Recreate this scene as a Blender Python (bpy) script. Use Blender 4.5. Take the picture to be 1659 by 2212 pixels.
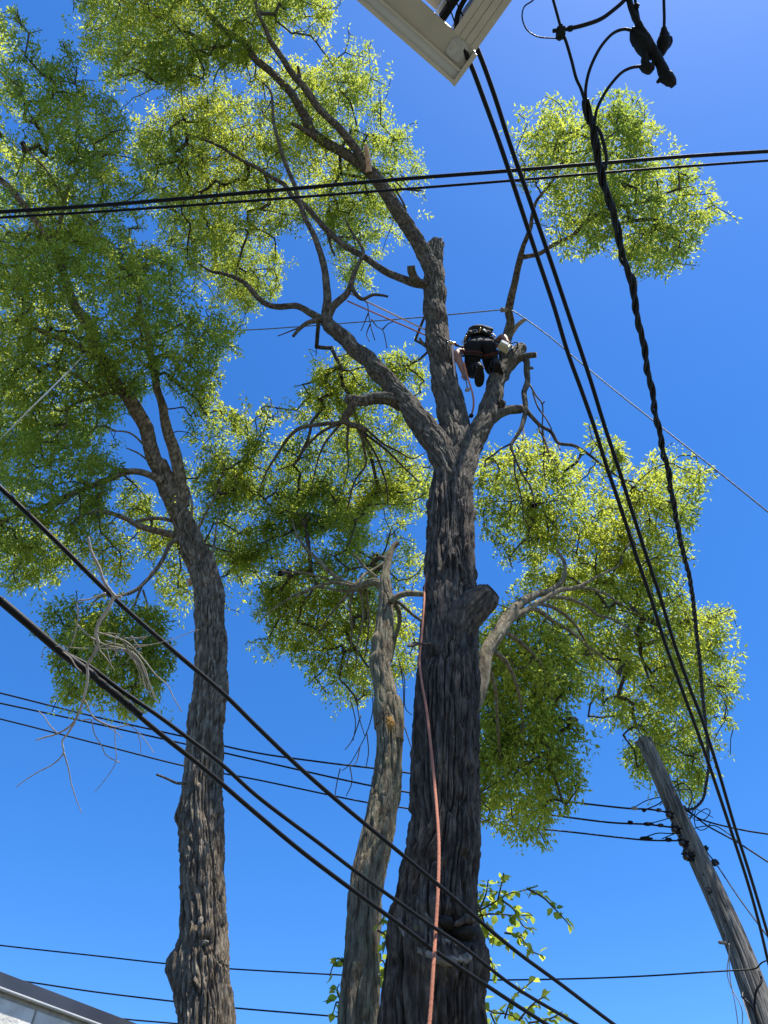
import bpy, math, random
import numpy as np
from mathutils import Vector, Matrix

SEED = 7
rng = np.random.default_rng(SEED)
random.seed(SEED)
for o in list(bpy.data.objects):
    bpy.data.objects.remove(o, do_unlink=True)
scene = bpy.context.scene
COL = scene.collection

# ------------------------------------------------------------------ camera
PITCH = math.radians(50)
CAM_H = 1.6
F, CX, CY = 1662.0, 829.5, 1106.0          # focal length and centre for a 1659 x 2212 picture
cam = bpy.data.cameras.new('camera')
cam.sensor_fit = 'VERTICAL'
cam.sensor_height = 24.0
cam.lens = 24.0 * F / 2212.0
cam.clip_start = 0.05
cam.clip_end = 2000
cam_ob = bpy.data.objects.new('camera', cam)
COL.objects.link(cam_ob)
cam_ob.location = (0, 0, CAM_H)
cam_ob.rotation_euler = (math.radians(90) + PITCH, 0, 0)
scene.camera = cam_ob

# ------------------------------------------------------------------ sky and sun
SUN_EL, SUN_AZ = math.radians(71), math.radians(123)     # azimuth clockwise from the viewing direction
world = bpy.data.worlds.new('World')
scene.world = world
world.use_nodes = True
wn, wl = world.node_tree.nodes, world.node_tree.links
wn.clear()
sky = wn.new('ShaderNodeTexSky')
sky.sky_type = 'NISHITA'
sky.sun_disc = False
sky.sun_elevation = SUN_EL
sky.sun_rotation = SUN_AZ
sky.altitude = 200
sky.air_density = 0.9
sky.dust_density = 0.24
sky.ozone_density = 6.0
hs = wn.new('ShaderNodeHueSaturation')
hs.inputs['Hue'].default_value = 0.505
hs.inputs['Saturation'].default_value = 1.25
hs.inputs['Value'].default_value = 1.0
bg = wn.new('ShaderNodeBackground')
bg.inputs['Strength'].default_value = 0.12
wo = wn.new('ShaderNodeOutputWorld')
wl.new(sky.outputs[0], hs.inputs['Color'])
wl.new(hs.outputs[0], bg.inputs['Color'])
wl.new(bg.outputs[0], wo.inputs['Surface'])

sun = bpy.data.lights.new('sun', 'SUN')
sun.energy = 4.2
sun.angle = math.radians(0.53)
sun.color = (1.0, 0.95, 0.86)
sun_ob = bpy.data.objects.new('sun', sun)
COL.objects.link(sun_ob)
SUN = Vector((math.sin(SUN_AZ) * math.cos(SUN_EL), math.cos(SUN_AZ) * math.cos(SUN_EL), math.sin(SUN_EL)))
sun_ob.rotation_euler = (-SUN).to_track_quat('-Z', 'Y').to_euler()
sun_ob.location = (12, -6, 30)

scene.view_settings.view_transform = 'Standard'
scene.view_settings.look = 'None'
scene.view_settings.gamma = 1
scene.view_settings.exposure = 1.15
scene.view_settings.use_curve_mapping = False

# ------------------------------------------------------------------ from picture + depth to the place
SP, CP = math.sin(PITCH), math.cos(PITCH)
def at(vx, vy, Z):
    """point seen at (vx, vy) of the 1659 x 2212 picture, Z metres along the optical axis"""
    a, b = (vx - CX) / F * Z, (CY - vy) / F * Z
    return Vector((a, Z * CP - b * SP, Z * SP + b * CP + CAM_H))
def at_np(P, Z):
    P = np.asarray(P, float); Z = np.asarray(Z, float)
    a, b = (P[:, 0] - CX) / F * Z, (CY - P[:, 1]) / F * Z
    return np.stack([a, Z * CP - b * SP, Z * SP + b * CP + CAM_H], 1)
def at_h(vx, vy, h):
    k = (SP + (CY - vy) / F * CP)
    return at(vx, vy, (h - CAM_H) / k)
def zy(vy, y):
    """depth at which the ray of picture row vy reaches forward distance y"""
    return y / (CP - (CY - vy) / F * SP)

# ------------------------------------------------------------------ noise
PERM = rng.permutation(512).astype(np.int64)
VAL = rng.random(512)
def vnoise(p):
    p = np.asarray(p, float)
    i = np.floor(p).astype(np.int64); f = p - i
    f = f * f * (3 - 2 * f)
    def h(a, b, c):
        return VAL[PERM[(PERM[(PERM[a & 511] + b) & 511] + c) & 511]]
    x, y, z = i[:, 0], i[:, 1], i[:, 2]
    u, v, w = f[:, 0], f[:, 1], f[:, 2]
    def l(a, b, t): return a + (b - a) * t
    return l(l(l(h(x, y, z), h(x + 1, y, z), u), l(h(x, y + 1, z), h(x + 1, y + 1, z), u), v),
             l(l(h(x, y, z + 1), h(x + 1, y, z + 1), u), l(h(x, y + 1, z + 1), h(x + 1, y + 1, z + 1), u), v), w)

# ------------------------------------------------------------------ materials
def new_mat(name):
    m = bpy.data.materials.new(name); m.use_nodes = True
    n, l = m.node_tree.nodes, m.node_tree.links
    n.clear()
    out = n.new('ShaderNodeOutputMaterial')
    return m, n, l, out
def ramp(n, stops):
    r = n.new('ShaderNodeValToRGB')
    while len(r.color_ramp.elements) < len(stops): r.color_ramp.elements.new(0.5)
    for e, (p, c) in zip(r.color_ramp.elements, stops):
        e.position = p; e.color = (*c, 1)
    return r
def surf(name, c1, c2, scale=8.0, rough=0.7, stretch=(1, 1, 1), bump=0.3, bscale=None, spec=0.3, metal=0.0, detail=6, bdist=0.01, lo=0.35, hi=0.65):
    m, n, l, out = new_mat(name)
    tc = n.new('ShaderNodeTexCoord'); mp = n.new('ShaderNodeMapping')
    mp.inputs['Scale'].default_value = stretch
    l.new(tc.outputs['Object'], mp.inputs['Vector'])
    no = n.new('ShaderNodeTexNoise'); no.inputs['Scale'].default_value = scale; no.inputs['Detail'].default_value = detail
    l.new(mp.outputs[0], no.inputs['Vector'])
    r = ramp(n, [(lo, c1), (hi, c2)])
    l.new(no.outputs['Fac'], r.inputs['Fac'])
    b = n.new('ShaderNodeBsdfPrincipled')
    b.inputs['Roughness'].default_value = rough
    b.inputs['Metallic'].default_value = metal
    b.inputs['Specular IOR Level'].default_value = spec
    l.new(r.outputs['Color'], b.inputs['Base Color'])
    if bump > 0:
        nb = n.new('ShaderNodeTexNoise'); nb.inputs['Scale'].default_value = bscale or scale * 3; nb.inputs['Detail'].default_value = 8
        l.new(mp.outputs[0], nb.inputs['Vector'])
        bm = n.new('ShaderNodeBump'); bm.inputs['Strength'].default_value = bump; bm.inputs['Distance'].default_value = bdist
        l.new(nb.outputs['Fac'], bm.inputs['Height']); l.new(bm.outputs[0], b.inputs['Normal'])
    l.new(b.outputs[0], out.inputs['Surface'])
    return m

def bark_mat(name, c1, c2, c3, lich=None, lich_amt=0.0):
    m, n, l, out = new_mat(name)
    tc = n.new('ShaderNodeTexCoord')
    mp = n.new('ShaderNodeMapping'); mp.inputs['Scale'].default_value = (1, 1, 0.25)
    l.new(tc.outputs['Object'], mp.inputs['Vector'])
    n1 = n.new('ShaderNodeTexNoise'); n1.inputs['Scale'].default_value = 22; n1.inputs['Detail'].default_value = 7; n1.inputs['Roughness'].default_value = 0.65
    l.new(mp.outputs[0], n1.inputs['Vector'])
    r1 = ramp(n, [(0.36, c1), (0.52, c2), (0.68, c3)])
    l.new(n1.outputs['Fac'], r1.inputs['Fac'])
    n2 = n.new('ShaderNodeTexNoise'); n2.inputs['Scale'].default_value = 1.6; n2.inputs['Detail'].default_value = 4
    l.new(tc.outputs['Object'], n2.inputs['Vector'])
    col = r1.outputs['Color']
    mx = n.new('ShaderNodeMixRGB'); mx.blend_type = 'MULTIPLY'; mx.inputs['Fac'].default_value = 0.55
    r2 = ramp(n, [(0.3, (0.62, 0.62, 0.62)), (0.7, (1.1, 1.06, 1.0))])
    l.new(n2.outputs['Fac'], r2.inputs['Fac'])
    l.new(col, mx.inputs['Color1']); l.new(r2.outputs['Color'], mx.inputs['Color2'])
    col = mx.outputs['Color']
    if lich:
        n3 = n.new('ShaderNodeTexNoise'); n3.inputs['Scale'].default_value = 7; n3.inputs['Detail'].default_value = 6
        l.new(tc.outputs['Object'], n3.inputs['Vector'])
        r3 = ramp(n, [(0.5, (0, 0, 0)), (0.66, (lich_amt,) * 3)])
        l.new(n3.outputs['Fac'], r3.inputs['Fac'])
        m3 = n.new('ShaderNodeMixRGB')
        l.new(r3.outputs['Color'], m3.inputs['Fac']); l.new(col, m3.inputs['Color1'])
        m3.inputs['Color2'].default_value = (*lich, 1)
        col = m3.outputs['Color']
    b = n.new('ShaderNodeBsdfPrincipled'); b.inputs['Roughness'].default_value = 0.92; b.inputs['Specular IOR Level'].default_value = 0.15
    l.new(col, b.inputs['Base Color'])
    nb = n.new('ShaderNodeTexNoise'); nb.inputs['Scale'].default_value = 38; nb.inputs['Detail'].default_value = 9; nb.inputs['Roughness'].default_value = 0.7
    l.new(mp.outputs[0], nb.inputs['Vector'])
    bm = n.new('ShaderNodeBump'); bm.inputs['Strength'].default_value = 1.0; bm.inputs['Distance'].default_value = 0.03
    l.new(nb.outputs['Fac'], bm.inputs['Height']); l.new(bm.outputs[0], b.inputs['Normal'])
    l.new(b.outputs[0], out.inputs['Surface'])
    return m

def leaf_mat(name, stops_r, stops_t, tf=0.55):
    m, n, l, out = new_mat(name)
    a = n.new('ShaderNodeAttribute'); a.attribute_name = 'tint'
    rr = ramp(n, stops_r); rt = ramp(n, stops_t)
    l.new(a.outputs['Fac'], rr.inputs['Fac']); l.new(a.outputs['Fac'], rt.inputs['Fac'])
    b = n.new('ShaderNodeBsdfPrincipled'); b.inputs['Roughness'].default_value = 0.55; b.inputs['Specular IOR Level'].default_value = 0.2
    l.new(rr.outputs['Color'], b.inputs['Base Color'])
    t = n.new('ShaderNodeBsdfTranslucent'); l.new(rt.outputs['Color'], t.inputs['Color'])
    mx = n.new('ShaderNodeMixShader'); mx.inputs['Fac'].default_value = tf
    l.new(b.outputs[0], mx.inputs[1]); l.new(t.outputs[0], mx.inputs[2])
    l.new(mx.outputs[0], out.inputs['Surface'])
    return m

M = {}
M['bark_big'] = bark_mat('bark_dark_furrowed', (0.040, 0.031, 0.025), (0.102, 0.083, 0.067), (0.220, 0.184, 0.150))
M['bark_left'] = bark_mat('bark_grey_brown', (0.072, 0.055, 0.040), (0.205, 0.168, 0.125), (0.400, 0.340, 0.265))
M['bark_thin'] = bark_mat('bark_tan_lichen', (0.085, 0.066, 0.043), (0.215, 0.178, 0.122), (0.360, 0.315, 0.225), (0.20, 0.21, 0.12), 0.45)
M['bark_limb'] = bark_mat('bark_limb_grey', (0.044, 0.035, 0.027), (0.115, 0.095, 0.074), (0.240, 0.202, 0.158), (0.15, 0.155, 0.10), 0.3)
M['twig'] = surf('twig_bark', (0.035, 0.028, 0.022), (0.09, 0.075, 0.06), 9, 0.85, bump=0.2)
M['dead_twig'] = surf('dead_twig_bark', (0.26, 0.215, 0.18), (0.48, 0.42, 0.37), 14, 0.8, bump=0.3)
M['fresh_wood'] = surf('fresh_torn_wood', (0.36, 0.21, 0.12), (0.55, 0.36, 0.23), 22, 0.75, (1, 1, 0.2), 0.4)
M['cut_wood'] = surf('weathered_cut_wood', (0.16, 0.135, 0.11), (0.30, 0.26, 0.21), 25, 0.85, bump=0.5)
M['scar_wood'] = surf('bare_scar_wood', (0.085, 0.076, 0.064), (0.23, 0.205, 0.165), 18, 0.8, bump=0.5)
M['hollow_shade'] = surf('hollow_shade_black', (0.012, 0.010, 0.009), (0.03, 0.025, 0.02), 14, 0.95, bump=0.4)  # near-black colour carries the shade inside the trunk hole
M['lichen'] = surf('orange_lichen', (0.16, 0.085, 0.018), (0.30, 0.16, 0.03), 30, 0.9, bump=0.6)
M['leaf'] = leaf_mat('leaf_green',
    [(0.0, (0.060, 0.088, 0.024)), (0.5, (0.105, 0.142, 0.030)), (1.0, (0.170, 0.200, 0.040))],
    [(0.0, (0.34, 0.45, 0.065)), (0.5, (0.57, 0.645, 0.080)), (1.0, (0.78, 0.79, 0.10))], 0.6)
M['cable'] = surf('black_cable_sheath', (0.004, 0.004, 0.005), (0.007, 0.007, 0.008), 30, 0.55, bump=0.1, spec=0.22)
M['cable_grey'] = surf('weathered_grey_sheath', (0.06, 0.075, 0.085), (0.12, 0.14, 0.155), 30, 0.55, bump=0.1)
M['connector'] = surf('black_connector_plastic', (0.004, 0.005, 0.006), (0.010, 0.011, 0.012), 40, 0.65, bump=0.4, spec=0.2)
M['rope'] = surf('salmon_rope', (0.40, 0.135, 0.075), (0.58, 0.24, 0.15), 160, 0.85, bump=0.7, bscale=260)
M['rope_pale'] = surf('pale_pink_rope', (0.55, 0.36, 0.31), (0.75, 0.62, 0.58), 150, 0.85, bump=0.6)
M['line_grey'] = surf('blue_grey_line', (0.10, 0.12, 0.15), (0.20, 0.23, 0.27), 90, 0.5, bump=0.4)
M['line_white'] = surf('white_line', (0.62, 0.64, 0.62), (0.80, 0.80, 0.78), 90, 0.5, bump=0.3)
M['pole'] = surf('weathered_pole_wood', (0.060, 0.054, 0.047), (0.235, 0.218, 0.190), 24, 0.88, (1, 1, 0.07), 0.6, 60, bdist=0.02)
M['knot'] = surf('dark_wood_knot', (0.03, 0.026, 0.022), (0.07, 0.06, 0.05), 40, 0.9)
M['insulator'] = surf('brown_black_porcelain', (0.012, 0.009, 0.009), (0.03, 0.022, 0.020), 20, 0.25, bump=0.0, spec=0.5)
M['steel'] = surf('galvanised_steel', (0.25, 0.25, 0.25), (0.42, 0.42, 0.41), 40, 0.4, metal=0.8, bump=0.1)
M['white_wall'] = surf('white_painted_block', (0.52, 0.50, 0.46), (0.74, 0.72, 0.67), 9, 0.85, bump=0.5, bscale=60)
M['mortar'] = surf('grey_mortar', (0.30, 0.29, 0.27), (0.42, 0.40, 0.37), 30, 0.95, bump=0.4)
M['flashing'] = surf('dark_grey_flashing', (0.055, 0.055, 0.062), (0.085, 0.085, 0.092), 3, 0.32, bump=0.05, metal=0.25, spec=0.5)
M['trim'] = surf('beige_aluminium', (0.50, 0.465, 0.40), (0.57, 0.53, 0.46), 4, 0.45, bump=0.08, spec=0.4)
M['gutter_white'] = surf('pale_gutter_bottom', (0.50, 0.52, 0.54), (0.60, 0.61, 0.62), 5, 0.4, bump=0.08, spec=0.45)
M['panel'] = surf('beige_soffit', (0.44, 0.41, 0.35), (0.50, 0.465, 0.40), 5, 0.6, bump=0.08)
M['plate'] = surf('chalky_white_plate', (0.42, 0.42, 0.42), (0.55, 0.55, 0.53), 40, 0.8, bump=0.4)
M['siding'] = surf('cream_siding', (0.48, 0.45, 0.38), (0.55, 0.52, 0.45), 4, 0.6, bump=0.1)
M['shingle'] = surf('grey_roofing', (0.06, 0.06, 0.062), (0.10, 0.10, 0.10), 30, 0.9, bump=0.4)
M['skin'] = surf('skin', (0.22, 0.10, 0.06), (0.28, 0.135, 0.085), 12, 0.55, bump=0.05)
M['trousers'] = surf('navy_work_trousers', (0.0025, 0.003, 0.006), (0.006, 0.007, 0.012), 9, 0.85, bump=0.6, bscale=14, bdist=0.03)
M['shirt'] = surf('black_shirt', (0.008, 0.008, 0.010), (0.018, 0.018, 0.020), 9, 0.9, bump=0.5, bscale=14, bdist=0.02)
M['boot'] = surf('black_rubber_boot', (0.007, 0.007, 0.007), (0.018, 0.018, 0.018), 30, 0.6, bump=0.5)
M['harness'] = surf('black_webbing', (0.010, 0.010, 0.011), (0.028, 0.028, 0.026), 60, 0.8, bump=0.5)
M['strap_red'] = surf('faded_red_strap', (0.035, 0.008, 0.006), (0.07, 0.015, 0.010), 60, 0.8, bump=0.4)
M['gold'] = surf('anodised_gold_metal', (0.45, 0.26, 0.07), (0.60, 0.40, 0.14), 20, 0.3, metal=0.85, bump=0)
M['helmet'] = surf('orange_helmet', (0.55, 0.13, 0.03), (0.62, 0.17, 0.04), 5, 0.35, bump=0)
M['saw_body'] = surf('cream_saw_casing', (0.34, 0.30, 0.19), (0.44, 0.40, 0.27), 12, 0.5, bump=0.1)
M['hair'] = surf('brown_hair', (0.02, 0.013, 0.008), (0.05, 0.03, 0.02), 60, 0.7, bump=0.5)
def ground_mat():
    return surf('gravel_and_grass_ground', (0.055, 0.070, 0.030), (0.17, 0.155, 0.13), 1.3, 0.95, bump=0.6, bscale=40)
M['ground'] = ground_mat()

# ------------------------------------------------------------------ object helpers
def mesh_np(name, V, quads=None, tris=None, smooth=True):
    V = np.asarray(V, np.float32)
    me = bpy.data.meshes.new(name)
    nq = 0 if quads is None else len(quads); nt = 0 if tris is None else len(tris)
    me.vertices.add(len(V)); me.vertices.foreach_set('co', V.ravel())
    loops = []
    if nq: loops.append(np.asarray(quads, np.int32).ravel())
    if nt: loops.append(np.asarray(tris, np.int32).ravel())
    loops = np.concatenate(loops)
    starts = np.concatenate([np.arange(nq) * 4, nq * 4 + np.arange(nt) * 3]).astype(np.int32)
    me.loops.add(len(loops)); me.loops.foreach_set('vertex_index', loops)
    me.polygons.add(nq + nt); me.polygons.foreach_set('loop_start', starts)
    me.polygons.foreach_set('use_smooth', np.full(nq + nt, smooth, bool))
    me.update(calc_edges=True)
    return me
def tagit(o, label=None, cat=None, group=None, kind=None):
    if label: o['label'] = label
    if cat: o['category'] = cat
    if group: o['group'] = group
    if kind: o['kind'] = kind
    return o
def thing(name, loc, label, cat, group=None):
    o = bpy.data.objects.new(name, None); COL.objects.link(o)
    o.location = loc; o.empty_display_size = 0.2
    return tagit(o, label, cat, group)
def world_loc(o):
    v = Vector(o.location)
    if o.parent: v = v + world_loc(o.parent)
    return v
def link(name, me, mat, parent=None, kind=None):
    """one mesh object; vertices are given in world coordinates and re-centred on the object"""
    o = bpy.data.objects.new(name, me)
    if mat is not None and len(me.materials) == 0: me.materials.append(mat)
    COL.objects.link(o)
    n = len(me.vertices)
    co = np.empty(n * 3, np.float32); me.vertices.foreach_get('co', co); co = co.reshape(-1, 3)
    c = (co.min(0) + co.max(0)) / 2
    me.vertices.foreach_set('co', (co - c).ravel().astype(np.float32)); me.update()
    c = Vector([float(v) for v in c])
    o.parent = parent
    o.location = c - (world_loc(parent) if parent else Vector((0, 0, 0)))
    if kind: o['kind'] = kind
    return o

def catmull(P, n):
    P = np.asarray(P, float)
    if len(P) == 2:
        t = np.linspace(0, 1, n)[:, None]; return P[0] * (1 - t) + P[1] * t
    d = np.r_[0, np.cumsum(np.linalg.norm(np.diff(P[:, :3], axis=0), axis=1) ** 0.5 + 1e-6)]
    T = np.linspace(0, d[-1], n)
    E = np.vstack([2 * P[0] - P[1], P, 2 * P[-1] - P[-2]])
    dd = np.r_[d[0] - (d[1] - d[0]), d, d[-1] + (d[-1] - d[-2])]
    out = np.empty((n, P.shape[1]))
    k = np.clip(np.searchsorted(d, T, side='right') - 1, 0, len(P) - 2)
    for j in range(n):
        i = k[j] + 1; t = T[j]
        t0, t1, t2, t3 = dd[i - 1], dd[i], dd[i + 1], dd[i + 2]
        p0, p1, p2, p3 = E[i - 1], E[i], E[i + 1], E[i + 2]
        a1 = (t1 - t) / (t1 - t0) * p0 + (t - t0) / (t1 - t0) * p1
        a2 = (t2 - t) / (t2 - t1) * p1 + (t - t1) / (t2 - t1) * p2
        a3 = (t3 - t) / (t3 - t2) * p2 + (t - t2) / (t3 - t2) * p3
        b1 = (t2 - t) / (t2 - t0) * a1 + (t - t0) / (t2 - t0) * a2
        b2 = (t3 - t) / (t3 - t1) * a2 + (t - t1) / (t3 - t1) * a3
        out[j] = (t2 - t) / (t2 - t1) * b1 + (t - t1) / (t2 - t1) * b2
    return out

def frames(P):
    T = np.gradient(P, axis=0); T /= np.linalg.norm(T, axis=1)[:, None] + 1e-12
    a = np.array([0, 0, 1.0]) if abs(T[0, 2]) < 0.9 else np.array([1.0, 0, 0])
    n = np.cross(T[0], a); n /= np.linalg.norm(n)
    N = [n]
    for i in range(1, len(P)):
        n = N[-1] - T[i] * np.dot(N[-1], T[i]); n /= np.linalg.norm(n) + 1e-12; N.append(n)
    N = np.array(N); B = np.cross(T, N)
    return T, N, B

def tube_arrays(P, R, sides, disp=None):
    P = np.asarray(P, float); R = np.asarray(R, float)
    T, N, B = frames(P)
    th = np.linspace(0, 2 * np.pi, sides, endpoint=False)
    c, s = np.cos(th), np.sin(th)
    D = N[:, None, :] * c[None, :, None] + B[:, None, :] * s[None, :, None]
    r = np.repeat(R[:, None], sides, 1)
    V = P[:, None, :] + D * r[:, :, None]
    if disp is not None:
        V = V + D * disp(V.reshape(-1, 3), P, R, th).reshape(len(P), sides)[:, :, None]
    n = len(P)
    V = V.reshape(-1, 3)
    i = np.arange(n - 1)[:, None] * sides; j = np.arange(sides)[None, :]; j2 = (j + 1) % sides
    Q = np.stack([i + j, i + j2, i + sides + j2, i + sides + j], 2).reshape(-1, 4)
    V = np.vstack([V, P[0], P[-1]])
    a, b = n * sides, n * sides + 1
    jj = np.arange(sides); jj2 = (jj + 1) % sides
    Tr = np.vstack([np.stack([jj2, jj, np.full(sides, a)], 1),
                    np.stack([(n - 1) * sides + jj, (n - 1) * sides + jj2, np.full(sides, b)], 1)])
    return V, Q, Tr
def tube(name, P, R, mat, parent=None, sides=8, disp=None, kind=None):
    V, Q, Tr = tube_arrays(P, R, sides, disp)
    return link(name, mesh_np(name, V, Q, Tr, smooth=(disp is None or sides < 40)), mat, parent, kind)
def multi_tube(name, lst, mat, parent=None, sides=6, kind=None):
    Vs, Qs, Ts = [], [], []; off = 0
    for P, R in lst:
        V, Q, T = tube_arrays(P, R, sides)
        Vs.append(V); Qs.append(Q + off); Ts.append(T + off); off += len(V)
    return link(name, mesh_np(name, np.vstack(Vs), np.vstack(Qs), np.vstack(Ts)), mat, parent, kind)

def bark_disp(amp, seed, spiral=0.0, bumps=(), width=0.045, length=0.22):
    def f(V, P, R, th):
        n = len(P); k = len(th)
        s = np.r_[0, np.cumsum(np.linalg.norm(np.diff(P, axis=0), axis=1))]
        S = np.repeat(s, k); RR = np.repeat(R, k); TH = np.tile(th, n)
        TH = TH + spiral * S
        q = np.stack([np.cos(TH) * RR, np.sin(TH) * RR, S], 1)
        w = (vnoise(q * [7, 7, 3.0] + seed) - 0.5) * 2
        w2 = (vnoise(q * [16, 16, 8.0] + seed + 50) - 0.5) * 2
        q1 = q * np.array([1 / width, 1 / width, 1 / length]) + w[:, None] * np.array([0.60, 0.60, 0.30]) + w2[:, None] * 0.22 + seed * 3.1
        a = np.clip(np.abs(2 * vnoise(q1) - 1) * 2.3, 0, 1) ** 0.65
        b = np.clip(np.abs(2 * vnoise(q1 * [2.0, 2.0, 2.4] + 17.3) - 1) * 1.8, 0, 1) ** 0.8
        e = vnoise(q1 * [3.5, 3.5, 5.0] + 41.0)
        g = np.abs(2 * vnoise(q1 * [4.3, 4.3, 5.5] + 63.0) - 1)
        h = a * 0.60 + b * 0.30 * a + e * 0.26 + g * 0.22 * a
        c = vnoise(q * [3.2, 3.2, 1.7] + seed * 1.7) - 0.5
        am = amp * np.clip(RR / 0.12, 0.12, 1.6)
        d = (h - 0.86) * am + c * RR * 0.05
        for (c0, rad, av, sx) in bumps:
            dd = (V - np.array(c0)) / np.array([rad, rad, rad * sx])
            d = d + av * np.exp(-(dd ** 2).sum(1))
        return d
    return f

def limb_pts(pts, z0=None, z1=None):
    """picture polyline (x, y, width[, Z]) -> world points and radii; Z runs evenly from z0 to z1 unless given"""
    A = [list(p) for p in pts]
    if len(A[0]) == 3:
        xy = np.array([p[:2] for p in A], float)
        d = np.r_[0, np.cumsum(np.linalg.norm(np.diff(xy, axis=0), axis=1))]; d /= d[-1]
        for p, t in zip(A, d): p.append(z0 + (z1 - z0) * t)
    A = np.array(A, float)
    W = at_np(A[:, :2], A[:, 3])
    R = A[:, 2] * 0.5 / F * A[:, 3]
    return np.c_[W, R]

def wobble(W, amp, seed):
    """small natural kinks along a limb"""
    q = W[:, :3] * 3.1
    n = np.stack([vnoise(q + seed), vnoise(q + seed + 31.7), vnoise(q + seed + 71.3)], 1) - 0.5
    e = np.minimum(1, np.minimum(np.arange(len(W)), 8) / 8.0)[:, None]
    W = W.copy(); W[:, :3] += n * amp * e
    return W

NODES = {}          # tree name -> list of node arrays for growing twigs
def limb(tree, key, pts, z0=None, z1=None, mat=None, name='limb', amp=0.018, bumps=(), wob=None, dense=1.0, end=None, width=0.045, length=0.34, spiral=0.2):
    W = limb_pts(pts, z0, z1)
    L = np.linalg.norm(np.diff(W[:, :3], axis=0), axis=1).sum()
    rm = W[:, 3].mean(); rx = W[:, 3].max()
    step = np.clip(rm * 0.22, 0.014, 0.04) / dense
    n = max(6, int(L / step))
    W = catmull(W, n)
    W[:, 3] = np.maximum(W[:, 3], 0.002)
    sd = random.uniform(0, 40)
    W = wobble(W, (rm * 0.55 if wob is None else wob), sd)
    sides = int(np.clip(2 * np.pi * rx / 0.0085, 7, 260) * min(dense, 1.2))
    o = tube(name, W[:, :3], W[:, 3], mat, tree, sides, bark_disp(amp, sd, spiral, bumps, width, length))
    NODES.setdefault(key, []).append(W[::max(1, int(0.12 / step))])
    return o, W

def blob(name, c, r, mat, parent=None, seed=0.0, rough=0.25, sub=3, freq=2.5, rot=None):
    import bmesh
    bm = bmesh.new(); bmesh.ops.create_icosphere(bm, subdivisions=sub, radius=1)
    V = np.array([v.co[:] for v in bm.verts]); Fa = np.array([[v.index for v in f.verts] for f in bm.faces]); bm.free()
    d = 1 + (vnoise(V * freq + seed) - 0.5) * 2 * rough
    V = V * d[:, None] * np.array(r)
    if rot is not None: V = V @ np.array(rot).T
    V = V + np.array(c)
    return link(name, mesh_np(name, V, None, Fa), mat, parent)

def prism(name, foot, z0, z1, mat, parent=None, bevel=0.0):
    """footprint (list of xy) raised from z0 to z1"""
    import bmesh
    bm = bmesh.new()
    lo = [bm.verts.new((p[0], p[1], z0)) for p in foot]
    hi = [bm.verts.new((p[0], p[1], z1)) for p in foot]
    bm.faces.new(lo[::-1]); bm.faces.new(hi)
    for i in range(len(foot)):
        j = (i + 1) % len(foot); bm.faces.new((lo[i], lo[j], hi[j], hi[i]))
    bmesh.ops.recalc_face_normals(bm, faces=bm.faces)
    if bevel: bmesh.ops.bevel(bm, geom=bm.edges[:], offset=bevel, segments=2, affect='EDGES', profile=0.5)
    me = bpy.data.meshes.new(name); bm.to_mesh(me); bm.free()
    return link(name, me, mat, parent)

def frame_box(name, c, ax, size, mat, parent=None, bevel=0.0):
    """box at c, axes ax (three vectors), full size"""
    import bmesh
    bm = bmesh.new(); bmesh.ops.create_cube(bm, size=1)
    for v in bm.verts:
        p = Vector(c)
        for k in range(3): p = p + Vector(ax[k]) * (v.co[k] * size[k])
        v.co = p
    bmesh.ops.recalc_face_normals(bm, faces=bm.faces)
    if bevel: bmesh.ops.bevel(bm, geom=bm.edges[:], offset=bevel, segments=2, affect='EDGES', profile=0.5)
    me = bpy.data.meshes.new(name); bm.to_mesh(me); bm.free()
    return link(name, me, mat, parent)

# ------------------------------------------------------------------ ground
bmv = np.array([[-300, -300, 0], [300, -300, 0], [300, 300, 0], [-300, 300, 0]], float)
g = link('ground', mesh_np('ground', bmv, [[0, 1, 2, 3]]), M['ground']); tagit(g, 'gravel and grass ground under the trees', 'ground', kind='structure')

# ------------------------------------------------------------------ foliage and twigs
def in_poly(P, poly):
    x, y = P[:, 0], P[:, 1]; ins = np.zeros(len(P), bool)
    n = len(poly)
    for i in range(n):
        x1, y1 = poly[i]; x2, y2 = poly[(i + 1) % n]
        c = ((y1 > y) != (y2 > y)) & (x < (x2 - x1) * (y - y1) / ((y2 - y1) if y2 != y1 else 1e-9) + x1)
        ins ^= c
    return ins
def edge_dist(P, poly):
    d = np.full(len(P), 1e9); n = len(poly)
    for i in range(n):
        a = np.array(poly[i], float); b = np.array(poly[(i + 1) % n], float)
        ab = b - a; t = np.clip(((P - a) @ ab) / (ab @ ab + 1e-9), 0, 1)
        d = np.minimum(d, np.linalg.norm(P - (a + t[:, None] * ab), axis=1))
    return d
def poly_area(poly):
    p = np.array(poly, float); x, y = p[:, 0], p[:, 1]
    return 0.5 * abs(np.dot(x, np.roll(y, -1)) - np.dot(y, np.roll(x, -1)))

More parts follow.
